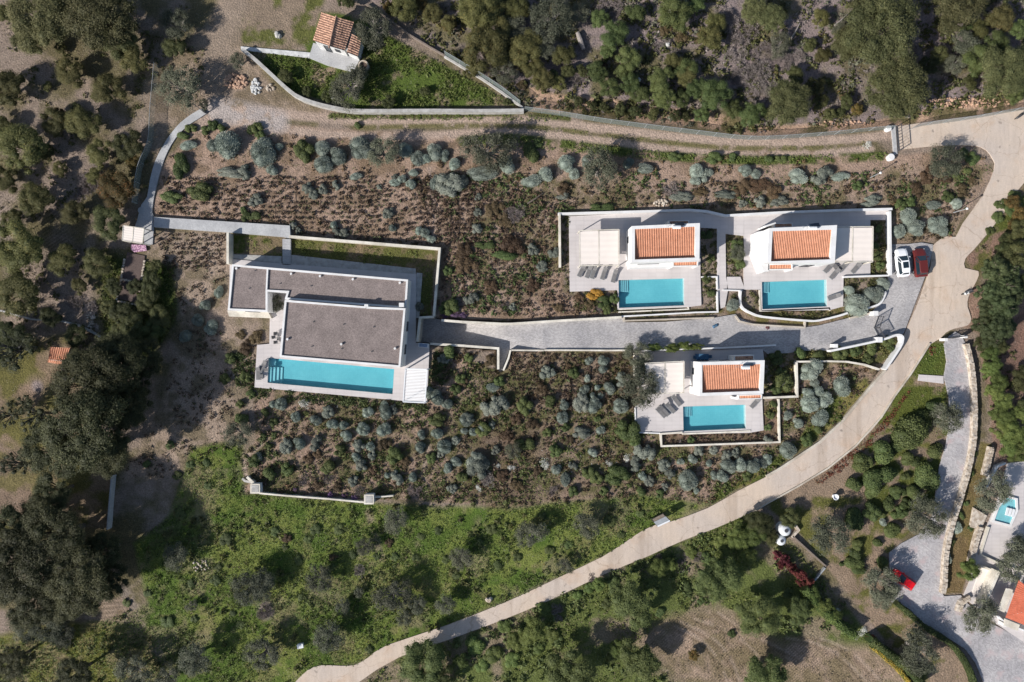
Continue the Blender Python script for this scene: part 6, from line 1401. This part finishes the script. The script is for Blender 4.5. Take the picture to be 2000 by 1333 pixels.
for i, p in enumerate(PLANTS):
    if not info[i]: continue
    kind, px, py, r, ry, h, rot = p
    nm, cat, ph = KIND[kind]; grp = ph.replace('rusty-tinged ', '') + 's ' + region(px, py)
    grp = grp.replace('bushs', 'bushes')
    k = count_kind[kind]; count_kind[kind] += 1
    rot = rnd.uniform(0, 6.28) if rot is None else rot
    if kind in TREES:
        lib = LIB[kind]; crown, trunk, zb = lib[k % len(lib)]
        tall = (h or 1.0); rm = r / PXM
        low = rm < .8
        zc = rm * (.55 if low else .66) * tall * (1.0 if kind in ('oak', 'mastic', 'carob', 'rusty', 'bright', 'conifer') else 1.05)
        if kind in ('pine', 'darkpine', 'openpine'): zc = rm * .85 * tall
        if kind in ('olive',) : zc = rm * .68 * tall
        x, y, _ = W(px, py, zc); kk = (H - zc) / H
        root = thing(nm, LAB[i], cat, (x, y, 0), 0, grp)
        sx, sy, sz = rm * kk, ry / PXM * kk, rm * kk * .95
        q_ = 1.12 if kind in ('pine', 'darkpine', 'openpine', 'carob', 'olive') or (kind in ('oak', 'mastic', 'rusty') and px < 300) else 1.02; sx *= q_; sy *= q_; c = link('crown', crown, root, (0, 0, zc), rot, (sx, sy, sz)); c.rotation_euler = (0, 0, rot if r == ry else rnd.choice([0, math.pi]))
        t = link('trunk', trunk, root, (0, 0, zc), rot, (sx, sy, zc / -zb)); t.rotation_euler = c.rotation_euler
    else:
        if any(len(pg) > 5 and inpoly(np.array([px]), np.array([py]), pg)[0] for pg in DECKS): continue
        lib = LIB[kind]; x, y, _ = W(px, py, .3); f = SHRUBH[kind] * (h or 1.0)
        c = link(nm, lib[k % len(lib)], None, (x, y, -.02), rot if r == ry else rnd.choice([0, math.pi]), (r / PXM * (.92 if py > 680 else 1.0), ry / PXM * (.92 if py > 680 else 1.0), min(r, ry) / PXM * f / .6))
        tag(c, LAB[i], cat, grp)

# ------------------------------------------------------------------ hedges
def hedge(pts, wpx, hgt, mat, label, seed, curve=2, leaf=.16):
    rng = np.random.RandomState(seed); pts = smooth_line(pts, curve) if curve else pts
    w = np.array(poly(pts, hgt * .8)); seg = np.diff(w, axis=0); L = np.hypot(seg[:, 0], seg[:, 1]); tot = L.sum(); wd = wpx / PXM
    n = int(tot * wd * 240); s = rng.rand(n) * tot; cum = np.concatenate([[0], np.cumsum(L)]); k = np.clip(np.searchsorted(cum, s) - 1, 0, len(L) - 1)
    t = (s - cum[k]) / L[k]; c = w[k] + seg[k] * t[:, None]; nn = np.stack([-seg[k][:, 1], seg[k][:, 0]], 1) / L[k][:, None]
    a = (rng.rand(n) - .5) * math.pi * 1.15; bump = 1 + .22 * np.sin(s * 2.1 + seed) * np.sin(s * .83) + .08 * rng.randn(n)
    off = np.sin(a) * wd / 2 * bump; z = hgt * (.2 + .8 * np.clip(np.cos(a), 0, 1) ** .5) * (.9 + .1 * bump)
    p = np.concatenate([c + nn * off[:, None], z[:, None]], 1)
    nr = unit(np.concatenate([nn * np.sin(a)[:, None], np.cos(a)[:, None]], 1) + .6 * rng.randn(n, 3))
    Q = quads(rng, p, nr, leaf * (.7 + .6 * rng.rand(n)), leaf * .6); T_ = np.repeat(np.clip(.3 * np.sin(s * 1.3) + rng.rand(n) * .7, 0, 1), 4)
    fol = link('foliage', mesh_np('foliage', Q, [np.arange(4 * n).reshape(-1, 4)], [mat], tone=T_))
    root = thing('hedge', label, 'hedge'); fol.parent = root
    l1, r1 = offset_line([tuple(q) for q in w], wd * .8); MB().prism(l1 + r1[::-1], -.1, hgt * .86, M['L_green']).build('stems', root)
hedge([(1752,1179),(1778,1200),(1806,1225),(1835,1243),(1862,1262),(1885,1290),(1900,1320),(1908,1350)], 11, 1.2, M['L_green'], "clipped green hedge curving along the neighbour's paved court", 3)
hedge([(1572,1150),(1592,1175),(1625,1208),(1672,1243)], 18, 1.9, M['L_bright'], "tall fresh green hedge running down behind red-leaved shrubs", 5, leaf=.2)
hedge([(1700,1250),(1735,1276),(1772,1305),(1808,1345)], 16, 1.8, M['L_green'], "dark green hedge tail behind the yellow flowers, lower right", 6, leaf=.2)
hedge([(1706,1264),(1728,1284),(1756,1308),(1785,1345)], 10, 1.2, M['L_yellow'], "yellow flowering border along the lower right hedge", 7, leaf=.14)
# ------------------------------------------------------------------ low growth nobody could count
def scatter(name, regions, per_m2, size, mat, seed, blades=4, hgt=.2, lay=None, rows=None, dome=False, avoid=True, patch=None, flat=.5):
    """stuff: low tufts over pixel polygons, joined in one mesh"""
    rng = np.random.RandomState(seed); P = []
    for rg in regions:
        x0 = min(p[0] for p in rg); x1 = max(p[0] for p in rg); y0 = min(p[1] for p in rg); y1 = max(p[1] for p in rg)
        if rows:
            ys = np.arange(y0, y1, rows[1]); xs = np.arange(x0, x1, rows[0]); gx_, gy_ = np.meshgrid(xs, ys)
            gy_ = gy_ + 5 * np.sin(gx_ / 90 + 1) + rng.randn(*gy_.shape) * 1.0; gx_ = gx_ + rng.randn(*gx_.shape) * 1.8; x, y = gx_.ravel(), gy_.ravel()
            kp = rng.rand(len(x)) < rows[2]; x, y = x[kp], y[kp]
        else:
            n = int((x1 - x0) * (y1 - y0) / PXM ** 2 * per_m2); x = x0 + rng.rand(n) * (x1 - x0); y = y0 + rng.rand(n) * (y1 - y0)
        k = inpoly(x, y, rg); x, y = x[k], y[k]
        if patch is not None:
            v = vnoise(x / PXM, y / PXM, patch[0], patch[2], 4, .6); k = rng.rand(len(x)) < np.clip((v - patch[1]) / .12, 0, 1); x, y = x[k], y[k]
        P.append(np.stack([x, y], 1))
    P = np.concatenate(P)
    if avoid:
        ok = np.ones(len(P), bool)
        for pg in NOSC:
            xa = min(p[0] for p in pg) - 1; xb = max(p[0] for p in pg) + 1; ya = min(p[1] for p in pg) - 1; yb = max(p[1] for p in pg) + 1
            s = np.where(ok & (P[:, 0] > xa) & (P[:, 0] < xb) & (P[:, 1] > ya) & (P[:, 1] < yb))[0]
            if len(s): ok[s] &= ~inpoly(P[s, 0], P[s, 1], pg)
        P = P[ok]
    n = len(P)
    if not n: return
    wx = (P[:, 0] - 1000) / PXM; wy = (666.5 - P[:, 1]) / PXM; s = size[0] + (size[1] - size[0]) * rng.rand(n) ** 1.6
    m = n * blades; own = np.repeat(np.arange(n), blades); a = rng.rand(m) * 6.283; so = s[own]
    d = np.stack([np.cos(a), np.sin(a), np.zeros(m)], 1); el = flat + (1 - flat) * rng.rand(m)
    base = np.stack([wx[own], wy[own], np.full(m, -.03)], 1)
    q = (rng.rand(m) ** .5)[:, None] * so[:, None]
    p = base + d * q * .75; p[:, 2] += hgt * so * (1 - .7 * (q[:, 0] / so) ** 2) * (.5 + .7 * rng.rand(m)) + .05
    nr = unit(d * .5 + .75 * rng.randn(m, 3) + np.array([0, 0, .8]))
    Q = quads(rng, p, nr, so * (.5 + .5 * rng.rand(m)), so * (.25 + .3 * rng.rand(m)), d + .6 * rng.randn(m, 3))
    T_ = np.repeat(np.clip(rng.rand(n)[own] * .45 + rng.rand(m) * .55, 0, 1), 4)
    o = link(name, mesh_np(name, Q, [np.arange(4 * m).reshape(-1, 4)], [mat], tone=T_)); tag(o, kind='stuff'); return o
FIELD = [(372,872),(475,858),(475,962),(760,985),(1000,992),(1250,968),(1390,988),(1310,1020),(1000,1172),(690,1302),(580,1340),(-20,1340),(-20,1250),(150,1230),(290,1180),(262,1060),(330,1010),(356,940)]
BELOWR = [(702,1340),(780,1285),(1000,1206),(1270,1085),(1470,1000),(1540,1050),(1700,1240),(1620,1240),(1530,1235),(1460,1205),(1400,1180),(1310,1195),(1250,1250),(1320,1340)]
UPG = [(310,330),(400,232),(480,258),(800,275),(1250,295),(1745,305),(1900,288),(1945,330),(1850,470),(1740,480),(1740,405),(1095,412),(1100,570),(1210,615),(980,632),(858,622),(858,485),(570,460),(290,425)]
LOG = [(495,785),(830,795),(850,680),(975,725),(990,688),(1240,688),(1240,800),(1290,872),(1522,872),(1530,700),(1720,720),(1640,822),(1500,925),(1385,985),(1250,968),(1000,990),(760,975),(480,965),(470,900),(500,860)]
LOGB = [(495,775),(560,782),(830,797),(850,680),(975,725),(985,770),(1090,800),(1150,800),(1240,790),(1290,872),(1522,872),(1530,700),(1720,720),(1640,822),(1500,925),(1385,985),(1250,968),(1000,990),(760,975),(480,965),(470,900),(500,860)]
LEFTW = [(0,0),(420,0),(390,190),(310,330),(280,420),(230,500),(200,680),(0,680)]
WOOD = [(700,-20),(2050,-20),(2050,190),(1700,240),(1450,262),(1030,208),(860,100)]
scatter('field_grass', [FIELD], 15, (.10, .34), M['L_grass'], 1, 4, .6, patch=(6, .30, 41))
scatter('field_weeds', [FIELD], .22, (.3, .8), M['L_mastic'], 62, 16, .5, patch=(5, .47, 69))
scatter('field_weeds', [FIELD], 4.5, (.14, .42), M['L_green'], 2, 12, .55, patch=(4, .48, 42))
scatter('dry_grass', [FIELD, LEFTW, BELOWR], 3.2, (.10, .3), M['L_drygrass'], 3, 4, .5, patch=(5, .46, 43))
scatter('grass', [BELOWR], 9, (.12, .4), M['L_grass'], 4, 5, .5, patch=(5, .42, 44))
scatter('undergrowth', [BELOWR], 1.2, (.3, .8), M['L_green'], 5, 14, .5, patch=(5, .50, 45))
scatter('heath_rows', [[(330,345),(860,345),(860,482),(580,458),(310,418)], [(800,340),(935,340),(935,480),(860,482)]], 0, (.24, .5), M['L_tuft'], 6, 15, .55, rows=(5.2, 9.6, .70))
scatter('heath_rows', [[(870,340),(1090,380),(1090,560),(1180,612),(980,625),(862,620)]], 0, (.24, .62), M['L_tuft'], 7, 15, .55, rows=(8, 9.5, .85))
scatter('heath_rows', [[(1100,360),(1740,345),(1930,330),(1850,465),(1745,470),(1740,400),(1100,408)]], 0, (.24, .6), M['L_tuft'], 8, 15, .55, rows=(9, 11, .7))
scatter('heath_rows', [[(995,690),(1238,690),(1238,790),(1000,800)], [(300,455),(440,460),(440,520),(330,530)], [(1295,850),(1518,845),(1518,862),(1295,870)]], 0, (.24, .5), M['L_tuft'], 9, 15, .55, rows=(7.5, 9, .85))
scatter('heath_rows', [LOG], 0, (.24, .6), M['L_tuft'], 10, 15, .55, rows=(8, 10.5, .50))
scatter('ground_cover', [LOGB], 2.3, (.2, .6), M['L_green'], 61, 13, .5, patch=(3.5, .48, 46))
scatter('ground_cover', [[(880,340),(1740,330),(1930,330),(1850,465),(1740,400),(1095,412),(1100,560),(1000,620),(870,600)]], 3.2, (.2, .6), M['L_green'], 11, 13, .5, patch=(3.5, .47, 46))
scatter('ground_cover', [LOG, UPG], .9, (.2, .55), M['L_brown'], 12, 12, .5, patch=(3, .5, 47))
scatter('grass', [UPG], 3.0, (.10, .26), M['L_grass'], 13, 4, .5, patch=(4, .47, 48))
scatter('grass', [LOGB], 9.0, (.12, .32), M['L_grass'], 35, 4, .5, patch=(4, .44, 68))
scatter('low_scrub', [[(300,485),(445,520),(445,615),(505,690),(495,760),(480,850),(420,880),(330,930),(230,940),(270,880),(330,750),(350,640)]], 1.8, (.18, .5), M['L_tuft'], 14, 10, .6, patch=(2.5, .40, 49))
scatter('low_scrub', [LEFTW], 1.3, (.2, .6), M['L_mastic'], 15, 12, .5, patch=(5, .50, 50))
scatter('woodland_floor_scrub', [WOOD], 1.5, (.25, .8), M['L_mastic'], 16, 14, .6, patch=(5, .44, 51))
scatter('woodland_floor_scrub', [WOOD], 1.3, (.2, .6), M['L_dry'], 17, 8, .5, patch=(4, .45, 52))
scatter('grass', [[(470,95),(600,110),(640,140),(700,140),(710,70),(760,70),(1010,205),(700,212),(570,180)], [(200,500),(340,520),(345,620),(300,700),(200,690)]], 16, (.14, .42), M['L_grass'], 18, 5, .6, patch=(4, .36, 53))
scatter('weeds', [[(470,95),(600,110),(640,140),(700,140),(710,70),(760,70),(1010,205),(700,212),(570,180)], [(200,500),(340,520),(345,620),(300,700),(200,690)]], 1.2, (.2, .6), M['L_bright'], 19, 14, .35, patch=(3, .50, 54))
scatter('verge_grass', [[(640,222),(1110,226),(1110,236),(640,234)], [(880,270),(1000,264),(1130,279),(1300,298),(1500,307),(1735,298),(1735,312),(1500,322),(1300,315),(1120,297),(880,284)]], 16, (.12, .35), M['L_grass'], 20, 6, .5, patch=(3, .33, 55))
scatter('verge_grass', [[(990,243),(1180,259),(1400,284),(1600,285),(1690,277),(1690,284),(1600,293),(1400,292),(1180,269),(990,250)]], 9, (.08, .2), M['L_grass'], 21, 5, .5, patch=(3, .4, 56))
scatter('court_grass', [[(570,470),(850,492),(843,618),(818,618),(826,536),(570,512)], [(452,460),(548,466),(548,494),(452,492)]], 14, (.1, .3), M['L_grass'], 22, 5, .5, patch=(2, .42, 57))
scatter('bed_planting', [[(1369,446),(1400,446),(1400,536),(1369,536)], [(1420,462),(1450,462),(1448,560),(1430,545),(1420,535)], [(1700,432),(1735,432),(1735,536),(1700,536)], [(1372,544),(1400,544),(1400,607),(1372,607)], [(1424,570),(1446,570),(1446,600),(1436,612),(1424,600)], [(1448,572),(1483,572),(1484,605),(1455,598)], [(1490,612),(1640,606),(1600,624),(1500,618)], [(1650,545),(1735,545),(1730,570),(1690,600),(1650,608)], [(1098,425),(1112,425),(1114,565),(1098,560)], [(1213,612),(1340,607),(1400,613),(1215,622)], [(1115,572),(1205,572),(1205,612),(1120,612)]], 7, (.18, .5), M['L_mastic'], 23, 12, .55, patch=(1.5, .34, 58))
scatter('bed_planting', [[(1560,662),(1620,690),(1719,670),(1757,662),(1722,718),(1690,708),(1560,700)], [(1494,686),(1555,690),(1555,772),(1494,772)], [(1494,785),(1520,785),(1520,840),(1494,842)]], 6, (.2, .6), M['L_oak'], 24, 12, .55, patch=(2, .36, 59))
scatter('bed_planting', [[(845,680),(972,686),(972,718),(850,705)]], 6, (.2, .5), M['L_brown'], 25, 12, .5, patch=(1.5, .38, 60))
scatter('red_ground_cover', [[(1766,770),(1780,760),(1762,790),(1735,830),(1712,856),(1700,850),(1735,812)], [(1700,858),(1712,862),(1655,908),(1640,925),(1620,918),(1675,872)], [(1616,920),(1632,925),(1605,945),(1590,942)], [(1818,676),(1832,680),(1822,694),(1810,690)]], 26, (.12, .3), M['L_redground'], 26, 6, .4, avoid=True)
scatter('garden_lawn', [[(1782,736),(1820,672),(1848,674),(1846,706),(1842,732)], [(1770,770),(1850,752),(1853,800),(1840,850),(1790,840)], [(1800,900),(1838,890),(1824,980),(1790,990)]], 20, (.08, .2), M['L_grass'], 27, 4, .4)
scatter('right_scrub', [[(1905,495),(1960,425),(2005,360),(2005,470),(1960,480)], [(1885,640),(1912,650),(1925,780),(1945,880),(2000,900),(2000,640)]], 2.2, (.2, .6), M['L_mastic'], 28, 12, .5, patch=(3, .47, 61))
scatter('kerb_grass', [[(1500,915),(1602,850),(1640,815),(1690,750),(1640,800),(1560,855),(1400,950),(1390,985)]], 16, (.12, .35), M['L_grass'], 29, 6, .5, patch=(3, .36, 62))
scatter('flower_specks', [[(560,1200),(860,1180),(800,1250),(700,1290)], [(1020,1000),(1200,1010),(1100,1110),(1000,1100)], [(460,1290),(600,1290),(580,1333)]], 1.2, (.05, .16), M['L_yellow'], 30, 3, .9, patch=(3, .45, 63))
scatter('flower_specks', [[(1040,880),(1240,880),(1240,925),(1050,930)], [(575,775),(620,780),(615,810),(570,808)], [(850,690),(890,690),(890,712),(850,708)], [(900,935),(960,940),(950,970),(900,965)], [(640,790),(670,792),(665,812),(640,812)]], 3.5, (.06, .15), M['L_white'], 31, 4, 1.2, patch=(2, .40, 64))
print('PLANTS', sum(1 for q in info if q), dict(count_kind))

scatter('woodland_floor_scrub', [WOOD], 1.6, (.2, .7), M['L_olive'], 33, 12, .5, patch=(4, .46, 66))
scatter('woodland_floor_scrub', [WOOD], .7, (.3, .8), M['L_oak'], 34, 14, .5, patch=(6, .50, 67))

scatter('ground_cover', [[(497,758),(835,790),(834,806),(500,778)], [(846,690),(870,690),(872,760),(848,790)], [(455,690),(498,690),(495,760),(460,755)]], 9, (.2, .6), M['L_green'], 70, 13, .5, patch=(2, .34, 71))
scatter('dry_grass', [[(1240,1250),(1300,1200),(1400,1185),(1460,1210),(1540,1240),(1700,1250),(1780,1338),(1330,1338)]], 5, (.08, .26), M['L_drygrass'], 71, 5, .5, patch=(3, .42, 72))
scatter('dry_grass', [UPG, LOG], 2.5, (.08, .24), M['L_drygrass'], 72, 5, .6, patch=(3, .40, 73))
